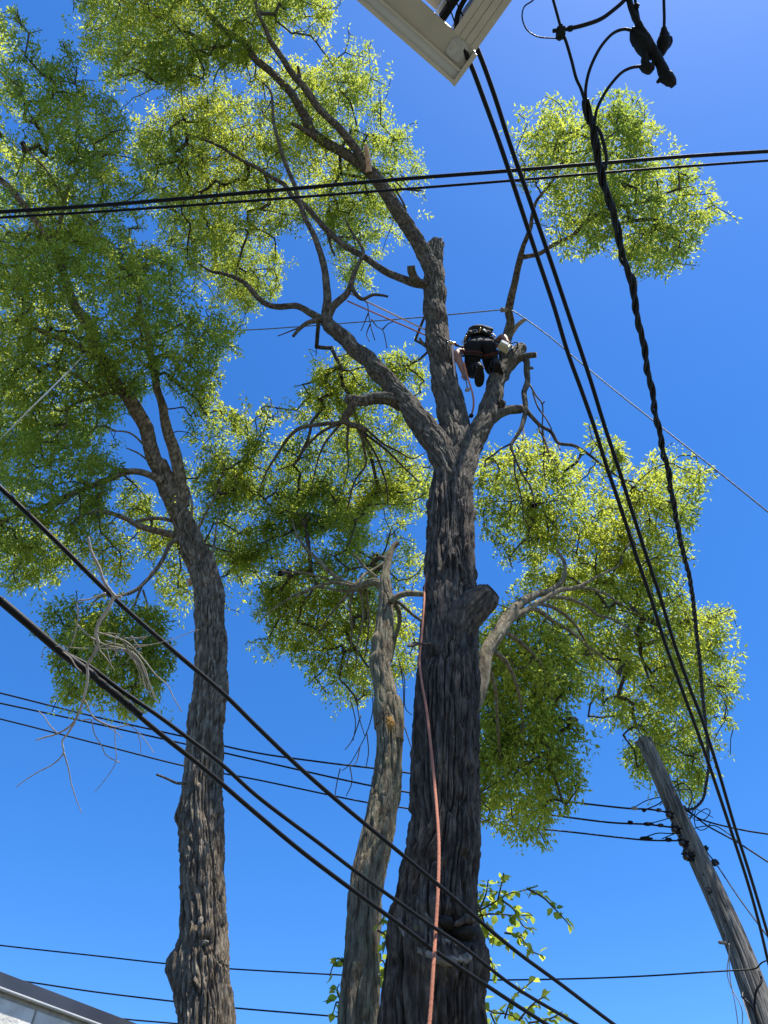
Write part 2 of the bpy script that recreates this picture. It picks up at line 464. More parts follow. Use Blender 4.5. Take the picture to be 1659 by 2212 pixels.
LEAVES_PER_SHOOT = 24
def sample_shoots(poly, zc, dz, dens, clump=0.36, zg=(0, 0)):
    """shoot centres spread through a rounded volume behind the outline; zg = depth change per 1000 px in x and y"""
    poly = [tuple(map(float, p)) for p in poly]
    A = poly_area(poly)
    px_leaf = 18.5 * (13.0 / zc) ** 2
    n = int(A * dens / px_leaf / LEAVES_PER_SHOOT * 2.15)
    lo = np.min(poly, axis=0); hi = np.max(poly, axis=0); c = np.mean(poly, axis=0)
    out = []
    tot = 0
    while tot < n:
        P = lo + rng.random((n * 3, 2)) * (hi - lo)
        P = P[in_poly(P, poly)]
        e = edge_dist(P, poly)
        fr = (rng.random(len(P)) < 0.16) & (e < 30)
        P = P + fr[:, None] * rng.normal(0, 17, P.shape)
        keep = (e > 4) | fr; P, e = P[keep], e[keep]
        prof = np.sqrt(np.clip(e / 90.0, 0.05, 1))
        Z = zc + (rng.random(len(P)) * 2 - 1) * dz * prof + (P[:, 0] - c[0]) / 1000 * zg[0] + (P[:, 1] - c[1]) / 1000 * zg[1]
        W = at_np(P, Z)
        nz = vnoise(W / 0.95 + 5.5) * 0.34 + vnoise(W / 0.45 + 9.1) * 0.38 + vnoise(W / 0.2 + 2.1) * 0.28
        thr = clump + 0.06 + 0.10 * np.clip(1 - e / 45.0, 0, 1)
        W = W[nz > thr]
        out.append(W); tot += len(W)
    return np.vstack(out)[:n]

def leaf_mesh(name, C, D, length, parent, mat, spread=0.07, per=LEAVES_PER_SHOOT, ll=(0.034, 0.082)):
    """leaves along every shoot (centre C, direction D, length)"""
    ns = len(C); n = ns * per
    t = np.tile(np.linspace(-0.5, 0.5, per), ns) + rng.normal(0, 0.03, n)
    Cx = np.repeat(C, per, 0); Dx = np.repeat(D, per, 0); Lx = np.repeat(length, per)
    rnd = rng.normal(size=(n, 3)); rnd /= np.linalg.norm(rnd, axis=1)[:, None]
    side = rnd - Dx * (rnd * Dx).sum(1)[:, None]; side /= np.linalg.norm(side, axis=1)[:, None] + 1e-9
    pos = Cx + Dx * (t * Lx)[:, None] + side * (rng.random(n) * spread)[:, None]
    pos[:, 2] -= (t + 0.5) ** 2 * Lx * 0.12
    ax = Dx * 0.55 + side * 0.9 + np.array([0, 0, -0.55]) + rng.normal(0, 0.35, (n, 3))
    ax /= np.linalg.norm(ax, axis=1)[:, None]
    r2 = rng.normal(size=(n, 3)) + np.array([0, 0, 0.9])
    wd = np.cross(ax, r2); wd /= np.linalg.norm(wd, axis=1)[:, None] + 1e-9
    nm = np.cross(ax, wd)
    L = rng.uniform(ll[0], ll[1], n) * (0.75 + 0.4 * (1 - np.abs(t) * 1.2)); Wd = L * rng.uniform(0.17, 0.24, n)
    fold = rng.uniform(0.1, 0.5, n)[:, None]
    a = pos; b = pos + ax * (L * 0.42)[:, None]; c = pos + ax * L[:, None] - nm * (L * 0.16)[:, None]
    l1 = b + wd * Wd[:, None] + nm * Wd[:, None] * fold; r1 = b - wd * Wd[:, None] + nm * Wd[:, None] * fold
    V = np.stack([a, l1, c, r1], 1).reshape(-1, 3)
    i = np.arange(n)[:, None] * 4
    T = np.concatenate([i + [0, 2, 1], i + [0, 3, 2]], 1).reshape(-1, 3)
    me = mesh_np(name, V, None, T, smooth=False)
    tint = np.clip(rng.normal(0.5, 0.2, n) + (np.repeat(vnoise(C / 0.9 + 3.3), per) - 0.5) * 0.9, 0, 1)
    at_ = me.attributes.new('tint', 'FLOAT', 'POINT')
    at_.data.foreach_set('value', np.repeat(tint, 4).astype(np.float32))
    return link(name, me, mat, parent, 'stuff')

def grow(tree, key, targets, rmin=0.0062, rcap=0.035, mat=None):
    """link every target to the nearest point of the tree already grown; thickness follows what hangs on it"""
    base = np.vstack(NODES[key])
    pos = [base[:, :3]]; N0 = len(base)
    P = base[:, :3].copy(); par = list(np.full(N0, -1)); baseR = base[:, 3]
    d0 = np.array([np.min(((P - t) ** 2).sum(1)) for t in targets])
    order = np.argsort(d0)
    cap = N0 + len(targets) * 12
    buf = np.empty((cap, 3)); buf[:N0] = P; m = N0
    parent = np.full(cap, -1)
    for k in order:
        t = targets[k]
        d = ((buf[:m] - t) ** 2).sum(1)
        d[:N0] += 0.0
        j = int(np.argmin(d)); L = math.sqrt(d[j])
        if L < 0.08: continue
        q = int(min(10, max(2, round(L / 0.16))))
        a = buf[j]; sag = np.array([0, 0, 1.0]) * L * random.uniform(-0.02, 0.16)
        prev = j
        kink = rng.normal(0, 0.035 * L, 3)
        for s in range(1, q + 1):
            u = s / q
            p = a + (t - a) * u + sag * 4 * u * (1 - u) + kink * math.sin(u * math.pi) + (rng.normal(0, 0.007, 3) if s < q else 0)
            buf[m] = p; parent[m] = prev; prev = m; m += 1
            if m >= cap: break
        if m >= cap - 12: break
    cnt = np.ones(m)
    ends = np.ones(m, bool); ends[parent[N0:m]] = False
    w = np.where(ends, 1.0, 0.0); w[:N0] = 0
    for i in range(m - 1, N0 - 1, -1):
        if parent[i] >= N0: w[parent[i]] += w[i]
    R = np.minimum(rmin * np.maximum(w, 1) ** 0.46, rcap)
    idx = np.arange(N0, m); pr = parent[idx]
    A, B = buf[pr], buf[idx]; rb = R[idx]; ra = np.where(pr >= N0, np.minimum(R[np.maximum(pr, N0)], rb * 1.6), rb * 1.25)
    T = B - A; Ln = np.linalg.norm(T, axis=1)[:, None] + 1e-9; T = T / Ln
    B = B + T * rb[:, None] * 0.5
    up = np.where(np.abs(T[:, 2:3]) < 0.9, np.array([[0, 0, 1.0]]), np.array([[1.0, 0, 0]]))
    N = np.cross(T, up); N /= np.linalg.norm(N, axis=1)[:, None]; Bn = np.cross(T, N)
    S = 5; th = np.arange(S) / S * 2 * np.pi
    ring = N[:, None] * np.cos(th)[None, :, None] + Bn[:, None] * np.sin(th)[None, :, None]
    V = np.concatenate([A[:, None] + ring * ra[:, None, None], B[:, None] + ring * rb[:, None, None]], 1).reshape(-1, 3)
    i0 = np.arange(len(idx))[:, None, None] * 2 * S; j = np.arange(S); j2 = (j + 1) % S
    Q = (i0 + np.stack([j, j2, S + j2, S + j], 1)[None]).reshape(-1, 4)
    return link('twigs', mesh_np('twigs', V, Q), mat or M['twig'], tree, 'stuff')

def crown(tree, key, vols, twig_every=4, droop=-0.25, mat='leaf'):
    C = []; T = []
    for v in vols:
        W = sample_shoots(*v)
        C.append(W); T.append(W[::twig_every])
    C = np.vstack(C); T = np.vstack(T)
    ctr = C.mean(0)
    D = rng.normal(size=C.shape); D /= np.linalg.norm(D, axis=1)[:, None]
    out = C - ctr; out /= np.linalg.norm(out, axis=1)[:, None] + 1e-9
    D = D * 0.9 + out * 0.25 + np.array([0, 0, droop]); D /= np.linalg.norm(D, axis=1)[:, None]
    Ln = rng.uniform(0.18, 0.42, len(C))
    # sprays reaching out past the edge of every leaf mass
    SC, SD, SL = [], [], []
    for v in vols:
        poly = np.array(v[0], float); c2 = poly.mean(0)
        seg = np.roll(poly, -1, 0) - poly; sl = np.linalg.norm(seg, axis=1)
        k = int(sl.sum() / 24)
        pick = rng.choice(len(poly), k, p=sl / sl.sum()); P = poly[pick] + seg[pick] * rng.random((k, 1))
        o2 = P - c2; o2 /= np.linalg.norm(o2, axis=1)[:, None] + 1e-9
        o2 = o2 + rng.normal(0, 0.45, o2.shape) + np.array([0, -0.12])
        Z = v[1] + rng.normal(0, v[2] * 0.35, k)
        L2 = rng.uniform(10, 40, k) * (rng.random(k) ** 0.7)
        a3 = at_np(P - o2 * 14, Z); b3 = at_np(P + o2 * L2[:, None], Z + rng.normal(0, 0.12, k))
        d3 = b3 - a3; n3 = np.linalg.norm(d3, axis=1)
        SC.append((a3 + b3) / 2); SD.append(d3 / n3[:, None]); SL.append(n3); T = np.vstack([T, a3[::2], b3[::2]])
    SC, SD, SL = np.vstack(SC), np.vstack(SD), np.concatenate(SL)
    C = np.vstack([C, SC]); D = np.vstack([D, SD]); Ln = np.concatenate([Ln, SL])
    leaf_mesh('crown', C, D, Ln, tree, M[mat])
    grow(tree, key, T)

def stub_end(tree, W, mat, name='cut_face', scale=1.0):
    """sawn face closing a limb"""
    d = W[-1, :3] - W[-4, :3]; d /= np.linalg.norm(d)
    P = np.array([W[-1, :3] - d * 0.004, W[-1, :3] + d * 0.006])
    return tube(name, P, [W[-1, 3] * scale] * 2, mat, tree, 18)

# ------------------------------------------------------------------ the big tree
YB = 5.5
base = at(932, 2212, zy(2212, YB)); base.z = 0
big = thing('tree', base, 'thickest dark furrowed trunk forking high up, where the climber works', 'tree')
def zb(pts, y=YB): return [(x, v, w, zy(v, y)) for x, v, w in pts]
tp = zb([(932, 2212, 232), (935, 2140, 222), (937, 2092, 212), (938, 2019, 200), (942, 1942, 176), (955, 1842, 156), (960, 1740, 149), (961, 1659, 146), (966, 1506, 135), (974, 1306, 118), (973, 1206, 104), (975, 1086, 94), (983, 1000, 78), (984, 960, 62)])
W = limb_pts(tp)
foot = np.array([[base.x - 0.03, YB, -0.15, 0.55], [base.x - 0.02, YB, 0.35, 0.42], [base.x - 0.01, YB, 1.2, 0.36]])
W = np.vstack([foot, W])
n = int(np.linalg.norm(np.diff(W[:, :3], axis=0), axis=1).sum() / 0.016)
W = catmull(W, n)
front = YB - 0.33
def surf_at(vx, vy, back=0.30, y=YB): return at(vx, vy, zy(vy, y - back))
bumps = [(surf_at(975, 2000, 0.24), 0.085, -0.17, 0.8), (surf_at(1010, 2022, 0.2), 0.07, -0.10, 0.6),
         (surf_at(900, 2035), 0.12, 0.06, 0.8), (surf_at(960, 2085), 0.16, 0.075, 0.6), (surf_at(1035, 2060, 0.15), 0.13, 0.06, 1.0),
         (surf_at(935, 1955), 0.14, 0.03, 0.5), (surf_at(1012, 1108, 0.05), 0.07, 0.05, 1.2), (surf_at(985, 1190), 0.12, 0.03, 1.0),
         (surf_at(925, 1095, 0.0), 0.06, 0.035, 1.0), (surf_at(1000, 1500), 0.2, 0.02, 1.5)]
sd = 12.3
W = wobble(W, 0.03, sd)
tube('trunk', W[:, :3], W[:, 3], M['bark_big'], big, 320, bark_disp(0.036, sd, 0.03, bumps, 0.034, 0.50))
NODES['big'] = [W[::8]]
# old branch scar low on the trunk
def on_trunk(vx, vy, lift=0.0):
    """point on the camera side of the thick trunk"""
    o_ = np.array([0, 0, CAM_H]); d = np.array(at(vx, vy, 5)) - o_; d /= np.linalg.norm(d)
    best = None
    for c in W[::3]:
        v = c[:3] - o_; t = v @ d; off = np.linalg.norm(v - d * t)
        if off < c[3]:
            q = t - math.sqrt(c[3] ** 2 - off ** 2)
            if best is None or q < best: best = q
    return Vector(o_ + d * ((best or 5.0) - lift))
def rim(pts, r0, r1, mat, name='scar_rim'):
    P = catmull(np.array([on_trunk(x, y, l)[:] for x, y, l in pts]), 60)
    R = r0 + (r1 - r0) * np.sin(np.linspace(0, np.pi, 60)) + (vnoise(P * 14) - 0.5) * 0.022
    return tube(name, P, np.maximum(R, 0.006), mat, big, 20, lambda V, P_, R_, th: (vnoise(V * 55) - 0.5) * 0.018)
rim([(862, 1985, 0.0), (872, 2015, 0.01), (895, 2044, 0.03), (928, 2066, 0.045), (965, 2076, 0.045), (1002, 2072, 0.03), (1030, 2055, 0.01)], 0.012, 0.026, M['scar_wood'])
rim([(880, 1972, 0.0), (897, 1996, 0.015), (917, 2020, 0.02), (934, 2044, 0.02)], 0.016, 0.036, M['bark_limb'])
rim([(902, 1962, 0.0), (920, 1984, 0.005), (936, 2008, 0.0)], 0.014, 0.026, M['bark_limb'])
rim([(980, 2000, 0.01), (1005, 1986, 0.025), (1026, 1984, 0.02)], 0.014, 0.030, M['bark_big'])
blob('scar_wood', on_trunk(955, 2044, -0.05), (0.085, 0.05, 0.045), M['scar_wood'], big, 2.0, 0.4, 4, 3.0)
blob('hollow_shade', on_trunk(1003, 2014, -0.03), (0.085, 0.05, 0.040), M['hollow_shade'], big, 1.0, 0.3)  # dark lumps in the recess, the hole's shade put into their colour
blob('hollow_shade', on_trunk(962, 1994, -0.04), (0.060, 0.05, 0.040), M['hollow_shade'], big, 5.0, 0.3)
rim([(880, 1395, -0.005), (930, 1392, 0.005), (985, 1400, 0.0)], 0.004, 0.012, M['bark_big'], 'bark_fold')
rim([(950, 1235, 0.0), (975, 1195, 0.01), (1004, 1238, 0.0)], 0.006, 0.016, M['bark_big'], 'bark_fold')
o, Wb = limb(big, 'big', [(975, 1400, 70, 6.98), (995, 1352, 84, 7.1), (1016, 1318, 78, 7.2), (1038, 1294, 66, 7.3), (1052, 1283, 56, 7.32), (1060, 1277, 40, 7.32)], mat=M['bark_big'], amp=0.02, name='branch_stub')
stub_end(big, Wb, M['bark_big'])

BL = M['bark_limb']
# centre leader and what grows from it
zc0 = 9.0
o, Wc = limb(big, 'big', [(983, 1095, 50, 8.5), (984, 1040, 68, 8.88), (983, 985, 71, 9.35), (975, 900, 64, 10.15), (957, 800, 57, 11.0), (941, 700, 51, 11.8), (937, 600, 46, 12.6), (937, 553, 43, 12.95), (941, 526, 36, 13.15)], mat=BL, amp=0.026)
for (dx, h, w, m_) in ((-9, 16, 9, 'bark_limb'), (6, 14, 11, 'fresh_wood'), (12, 26, 6, 'fresh_wood'), (-2, 6, 10, 'cut_wood')):
    limb(big, 'xx', [(941 + dx, 548, w, 13.0), (941 + dx, 532, w * 0.9, 13.1), (941 + dx * 1.2, 532 - h * 0.8, w * 0.35, 13.2)], mat=M[m_], name='torn_stub', amp=0.02)
o, W1 = limb(big, 'big', [(936, 600, 38, 12.5), (921, 556, 36, 12.75), (905, 528, 33, 12.85), (870, 470, 31, 13.0), (832, 412, 28, 13.15), (800, 372, 26, 13.25), (783, 357, 24, 13.3), (760, 343, 22, 13.35), (720, 317, 22, 13.4), (686, 297, 21, 13.45), (670, 280, 19, 13.45), (660, 257, 19, 13.5), (643, 227, 18, 13.5), (626, 200, 17, 13.6), (610, 180, 16, 13.6), (586, 153, 16, 13.7), (553, 127, 15, 13.7), (533, 100, 14, 13.8), (483, 60, 12, 13.8), (440, 20, 10, 13.9), (410, -30, 7, 14)], mat=BL, amp=0.024)
limb(big, 'big', [(797, 370, 22), (783, 347, 19), (766, 320, 18), (740, 287, 17), (713, 257, 16), (686, 230, 16), (666, 200, 15), (650, 180, 15), (630, 157, 15), (613, 133, 13), (596, 107, 12), (583, 87, 11), (573, 60, 9), (560, 33, 8), (548, -20, 6)], 13.2, 13.3, mat=BL)
limb(big, 'xx', [(797, 372, 15), (795, 345, 12), (791, 322, 10), (790, 313, 7)], 13.15, 13.1, mat=M['fresh_wood'], name='torn_stub')
limb(big, 'xx', [(690, 298, 14), (668, 289, 12), (645, 274, 10), (628, 267, 6)], 13.4, 13.3, mat=BL, name='torn_stub')
limb(big, 'xx', [(650, 182, 9), (646, 160, 8), (643, 143, 6)], 13.3, 13.2, mat=BL, name='torn_stub')
limb(big, 'xx', [(880, 475, 7), (872, 440, 5), (858, 415, 4), (850, 398, 3)], 13, 13.1, mat=BL, name='branch')
limb(big, 'big', [(925, 614, 22), (900, 612, 19), (870, 603, 17), (830, 585, 15), (783, 553, 14), (740, 527, 14), (703, 493, 13), (680, 467, 12), (656, 443, 12), (633, 427, 11), (616, 400, 10), (586, 383, 9), (553, 363, 8), (517, 343, 7), (467, 313, 6), (400, 290, 4)], 12.3, 13.6, mat=BL)
o, Wk = limb(big, 'xx', [(905, 612, 20), (896, 600, 18), (890, 585, 19), (889, 573, 17)], 12.3, 12.2, mat=BL, name='burl_stub')
# left limb
o, WL = limb(big, 'big', [(984, 1100, 44, 8.45), (977, 1040, 58, 8.88), (960, 985, 62, 9.25), (925, 935, 56, 9.7), (888, 885, 48, 10.1), (853, 843, 43, 10.5), (803, 786, 38, 11.0), (753, 742, 34, 11.4), (715, 704, 31, 11.7), (700, 684, 28, 11.85)], mat=BL, amp=0.026)
limb(big, 'big', [(703, 700, 22), (706, 650, 18), (703, 600, 16), (693, 547, 14), (673, 500, 12), (653, 457, 11), (636, 400, 10), (616, 353, 9), (603, 310, 8), (593, 267, 7), (585, 200, 5), (570, 180, 4)], 11.8, 13.3, mat=BL)
limb(big, 'big', [(704, 692, 19), (720, 662, 17), (748, 638, 15), (757, 618, 12), (765, 590, 11), (778, 563, 9), (786, 545, 7), (760, 500, 5), (745, 470, 4)], 11.8, 12.9, mat=BL)
limb(big, 'big', [(704, 692, 18), (690, 688, 18), (670, 675, 15), (640, 660, 14), (600, 662, 13), (575, 655, 12), (553, 638, 12), (527, 610, 10), (483, 590, 8), (457, 586, 6), (430, 570, 4)], 11.8, 12.6, mat=BL)
limb(big, 'xx', [(693, 690, 12), (663, 697, 10), (645, 712, 8), (633, 727, 7)], 11.7, 11.5, mat=BL, name='branch')
limb(big, 'xx', [(655, 705, 4), (630, 714, 3), (600, 726, 2)], 11.6, 11.4, mat=M['twig'], name='branch')
limb(big, 'xx', [(758, 616, 10), (766, 632, 9), (783, 646, 8), (806, 637, 7), (825, 638, 6), (839, 641, 5)], 12.1, 12.0, mat=M['twig'], name='branch')
hang = []
for pts in ([(783, 646), (793, 655), (796, 676), (803, 713), (810, 735)], [(796, 676), (786, 700), (780, 715)], [(803, 690), (815, 706), (826, 712), (832, 730), (836, 752)], [(826, 712), (838, 700), (850, 694)], [(800, 700), (792, 722), (798, 738)]):
    Wp = catmull(limb_pts([(x, y, 3.6 if i == 0 else 2.2) for i, (x, y) in enumerate(pts)], 12.0, 11.8), 14); hang.append((Wp[:, :3], Wp[:, 3]))
multi_tube('dead_twigs', hang, M['twig'], big, 5, 'stuff')
o, W4 = limb(big, 'big', [(868, 876, 30), (840, 860, 27), (812, 859, 25), (786, 865, 23), (762, 866, 22), (748, 864, 18)], 10.35, 10.0, mat=BL, amp=0.03, wob=0.06)
limb(big, 'big', [(764, 866, 20), (757, 886, 19), (746, 903, 17), (752, 916, 14), (775, 922, 12), (796, 930, 10)], 10.0, 10.0, mat=BL, amp=0.03)
for pts, z1 in (([(748, 908, 12), (733, 913, 10), (693, 916, 9), (646, 926, 8), (620, 950, 7), (603, 976, 6), (576, 1020, 4), (560, 1060, 2)], 10.6),
                ([(733, 914, 8), (686, 940, 6), (650, 980, 5), (643, 996, 4), (600, 1016, 3)], 10.7),
                ([(770, 920, 8), (782, 945, 7), (786, 970, 6), (790, 1003, 5), (766, 1040, 4), (750, 1100, 3)], 10.5),
                ([(760, 916, 7), (806, 950, 6), (843, 980, 5), (873, 1010, 4), (906, 1043, 3)], 10.7),
                ([(792, 928, 6), (830, 960, 5), (860, 975, 4), (890, 990, 3), (925, 975, 2)], 10.8),
                ([(752, 912, 6), (750, 960, 5), (752, 1010, 3), (740, 1060, 2)], 10.5),
                ([(780, 930, 6), (815, 990, 5), (835, 1050, 4), (838, 1100, 2)], 10.8),
                ([(740, 912, 6), (700, 960, 5), (680, 1020, 3), (672, 1070, 2)], 10.6)):
    limb(big, 'big', pts, 10.0, z1, mat=BL, name='branch', amp=0.012)
# right limb
o, WR = limb(big, 'big', [(982, 1105, 42, 8.42), (988, 1045, 52, 8.85), (1002, 998, 55, 9.2), (1027, 945, 48, 9.65), (1058, 882, 43, 10.2), (1071, 830, 39, 10.65), (1100, 784, 33, 11.1), (1126, 751, 26, 11.5)], mat=BL, amp=0.026, bumps=((at(1100, 820, 10.9), 0.06, 0.04, 1),))
stub_end(big, WR, M['cut_wood'])
o, Wst = limb(big, 'big', [(1108, 785, 20), (1120, 775, 18), (1131, 770, 15), (1145, 767, 13), (1158, 766, 12)], 11.2, 11.1, mat=BL, amp=0.02, name='branch_stub')
stub_end(big, Wst, M['cut_wood'])
limb(big, 'big', [(1131, 771, 15, 11.2), (1138, 782, 14, 11.1), (1138, 799, 13, 10.95), (1140, 824, 13, 10.8), (1133, 847, 12, 10.6), (1135, 878, 12, 10.35), (1133, 901, 11, 10.2), (1127, 922, 9, 10.05), (1115, 943, 8, 9.9), (1104, 962, 7, 9.75), (1111, 986, 5, 9.7), (1126, 1020, 5, 9.7), (1146, 1053, 4, 9.7), (1156, 1100, 3, 9.7)], mat=BL, amp=0.024)
limb(big, 'xx', [(1140, 797, 8), (1146, 795, 7), (1152, 796, 4)], 10.95, 10.9, mat=BL, name='branch_stub')
o, Wh = limb(big, 'xx', [(1062, 905, 26), (1080, 893, 24), (1100, 886, 22), (1124, 882, 19)], 10.05, 10.3, mat=BL, name='branch_stub', amp=0.03)
stub_end(big, Wh, M['fresh_wood'])
blob('burl', at(1083, 872, 10.15), (0.05, 0.05, 0.06), M['bark_big'], big, 4.0, 0.6, 4, 4)
limb(big, 'big', [(1134, 882, 11, 10.3), (1148, 899, 9, 10.2), (1169, 920, 8, 10.2), (1190, 932, 8, 10.2), (1206, 957, 7, 10.1), (1239, 963, 7, 10.1), (1273, 983, 6, 10.1), (1306, 1010, 5, 10.1), (1339, 1033, 4, 10.1), (1380, 1060, 3, 10.2)], mat=BL, name='branch')
limb(big, 'big', [(1112, 985, 5, 9.7), (1112, 1020, 4, 9.6), (1125, 1070, 3, 9.6), (1132, 1130, 2, 9.6)], mat=BL, name='branch')
hang = []
for pts in ([(1144, 830), (1158, 855), (1171, 872), (1171, 934), (1176, 965)], [(1150, 845), (1162, 880), (1180, 905), (1192, 928)], [(1171, 872), (1176, 868)],
            [(1129, 915), (1131, 935), (1129, 952)], [(1171, 920), (1176, 960), (1174, 1000), (1180, 1060)], [(1176, 945), (1190, 985), (1205, 1010)], [(1206, 957), (1210, 972)], [(1160, 910), (1166, 930), (1178, 955), (1185, 1000)]):
    Wp = catmull(limb_pts([(x, y, 4.2 - 2 * i / len(pts)) for i, (x, y) in enumerate(pts)], 10.6, 10.0), 14); hang.append((Wp[:, :3], Wp[:, 3]))
multi_tube('dead_twigs', hang, M['twig'], big, 5, 'stuff')
limb(big, 'big', [(1085, 800, 24, 11.0), (1092, 742, 22, 11.4), (1098, 712, 21, 11.55), (1102, 695, 19, 11.6), (1099, 674, 18, 11.6), (1103, 649, 17, 11.55), (1110, 620, 16, 11.5), (1117, 588, 15, 11.4), (1124, 560, 14, 11.3), (1130, 535, 11, 11.2), (1138, 515, 10, 11.1), (1147, 490, 9, 11.0), (1150, 465, 8, 10.95), (1160, 433, 7, 10.9), (1186, 400, 6, 10.9), (1220, 350, 4, 10.9)], mat=BL, amp=0.02)
limb(big, 'big', [(1126, 556, 12), (1142, 553, 10), (1166, 547, 10), (1199, 527, 9), (1239, 507, 9), (1266, 480, 8), (1293, 460, 8), (1319, 450, 7), (1370, 440, 5), (1420, 430, 4)], 11.3, 10.7, mat=BL)
limb(big, 'xx', [(1100, 669, 12), (1092, 669, 11), (1084, 670, 11)], 11.6, 11.5, mat=M['cut_wood'], name='branch_stub')
limb(big, 'xx', [(1100, 728, 13), (1108, 715, 11), (1117, 703, 10), (1129, 693, 9), (1138, 689, 4)], 11.6, 11.5, mat=M['cut_wood'], name='torn_stub')
limb(big, 'xx', [(918, 745, 6), (911, 738, 6), (906, 730, 6)], 11.6, 11.5, mat=M['cut_wood'], name='branch_stub')
# pale limb rising from behind the trunk to the right
BT = M['bark_thin']
limb(big, 'big', [(1000, 1560, 34, 6.85), (1030, 1510, 32, 7.05), (1042, 1480, 30, 7.2), (1048, 1440, 30, 7.4), (1052, 1405, 30, 7.6), (1064, 1382, 30, 7.8), (1086, 1352, 29, 8.05), (1106, 1328, 27, 8.3), (1126, 1300, 20, 8.6), (1156, 1285, 15, 8.8), (1179, 1279, 14, 9.0), (1206, 1263, 12, 9.2), (1219, 1246, 10, 9.3), (1219, 1216, 8, 9.4), (1203, 1186, 5, 9.5)], mat=BT, amp=0.02)
for pts, z0, z1 in (([(1100, 1338, 18), (1120, 1328, 15), (1139, 1317, 13), (1173, 1296, 12), (1206, 1276, 11), (1246, 1269, 9), (1289, 1246, 6), (1340, 1220, 4)], 8.2, 9.8),
                    ([(1190, 1290, 9), (1226, 1293, 8), (1266, 1309, 7), (1293, 1329, 6), (1319, 1336, 5), (1380, 1370, 3)], 8.9, 9.9),
                    ([(1246, 1269, 8), (1275, 1272, 7), (1306, 1283, 6), (1346, 1309, 5), (1400, 1340, 3)], 9.3, 10.2),
                    ([(1120, 1325, 12), (1156, 1316, 10), (1193, 1339, 9), (1239, 1369, 8), (1266, 1393, 6), (1293, 1413, 5), (1340, 1460, 4)], 8.4, 10),
                    ([(1160, 1302, 9), (1203, 1316, 8), (1239, 1346, 7), (1263, 1383, 5), (1285, 1430, 3)], 8.7, 9.9),
                    ([(1058, 1400, 14), (1085, 1420, 11), (1110, 1460, 8), (1125, 1520, 6), (1130, 1590, 4), (1128, 1660, 3)], 7.7, 8.8),
                    ([(1050, 1430, 12), (1068, 1480, 8), (1075, 1560, 6), (1080, 1640, 4)], 7.5, 8.6),
                    ([(1085, 1360, 12), (1120, 1385, 9), (1165, 1430, 7), (1190, 1500, 5), (1200, 1560, 3)], 8.1, 9.0)):
    limb(big, 'big', pts, z0, z1, mat=BT, name='branch', amp=0.012)

V_U1 = [(167, 0), (180, 33), (163, 60), (173, 73), (193, 113), (213, 143), (210, 173), (250, 200), (290, 185), (330, 195), (360, 205), (420, 195), (470, 160), (520, 145), (560, 130), (600, 100), (640, 73), (670, 57), (693, 73), (716, 43), (710, -40), (400, -120), (200, -100)]
V_U2 = [(280, 290), (300, 240), (333, 230), (380, 222), (440, 205), (520, 165), (560, 140), (620, 117), (700, 110), (703, 80), (740, 87), (780, 110), (790, 77), (797, 113), (823, 123), (830, 187), (822, 217), (815, 250), (846, 267), (880, 290), (903, 333), (916, 373), (903, 400), (913, 463), (886, 466), (860, 440), (850, 480), (853, 500), (846, 520), (836, 566), (800, 560), (793, 618), (760, 622), (735, 600), (722, 553), (700, 480), (660, 475), (623, 495), (603, 533), (610, 563), (596, 630), (553, 668), (520, 680), (480, 660), (440, 640), (410, 590), (360, 560), (335, 520), (345, 480), (332, 440), (310, 400), (292, 350)]
V_RT = [(1119, 283), (1129, 253), (1159, 227), (1189, 207), (1203, 233), (1229, 220), (1266, 240), (1299, 207), (1333, 197), (1373, 213), (1393, 253), (1419, 280), (1403, 300), (1396, 330), (1426, 337), (1449, 317), (1466, 333), (1489, 353), (1529, 390), (1533, 427), (1556, 447), (1543, 473), (1526, 497), (1489, 500), (1503, 530), (1473, 550), (1459, 573), (1383, 600), (1355, 575), (1326, 500), (1296, 520), (1290, 545), (1219, 547), (1179, 517), (1196, 467), (1173, 450), (1146, 417), (1129, 350)]
V_RM = [(1030, 1030), (1063, 976), (1106, 966), (1166, 956), (1189, 976), (1249, 990), (1256, 1020), (1279, 1013), (1320, 1025), (1359, 1010), (1389, 990), (1453, 983), (1489, 986), (1516, 1006), (1526, 1016), (1519, 1043), (1506, 1086), (1496, 1133), (1486, 1156), (1446, 1173), (1406, 1173), (1373, 1190), (1300, 1200), (1230, 1190), (1190, 1180), (1150, 1165), (1106, 1210), (1070, 1170), (1040, 1140)]
V_RS = [(1273, 923), (1300, 920), (1333, 943), (1340, 970), (1352, 1002), (1320, 1010), (1290, 980)]
V_RL = [(1139, 1203), (1200, 1188), (1300, 1185), (1373, 1188), (1389, 1216), (1419, 1219), (1456, 1229), (1449, 1256), (1469, 1266), (1483, 1296), (1506, 1319), (1549, 1313), (1573, 1319), (1566, 1339), (1569, 1383), (1586, 1399), (1586, 1426), (1603, 1456), (1573, 1473), (1586, 1493), (1566, 1526), (1573, 1566), (1549, 1569), (1569, 1606), (1539, 1616), (1523, 1659), (1516, 1676), (1499, 1726), (1440, 1692), (1379, 1686), (1346, 1626), (1356, 1599), (1319, 1593), (1299, 1573), (1279, 1549), (1296, 1526), (1303, 1496), (1276, 1506), (1245, 1470), (1235, 1400), (1180, 1330), (1100, 1300), (1060, 1262), (1080, 1256), (1106, 1201)]
V_RB = [(1030, 1390), (1070, 1330), (1120, 1310), (1180, 1330), (1240, 1395), (1253, 1499), (1239, 1523), (1233, 1549), (1253, 1589), (1266, 1609), (1263, 1653), (1253, 1692), (1246, 1726), (1216, 1742), (1213, 1792), (1196, 1812), (1139, 1802), (1113, 1814), (1060, 1775), (1020, 1760)]
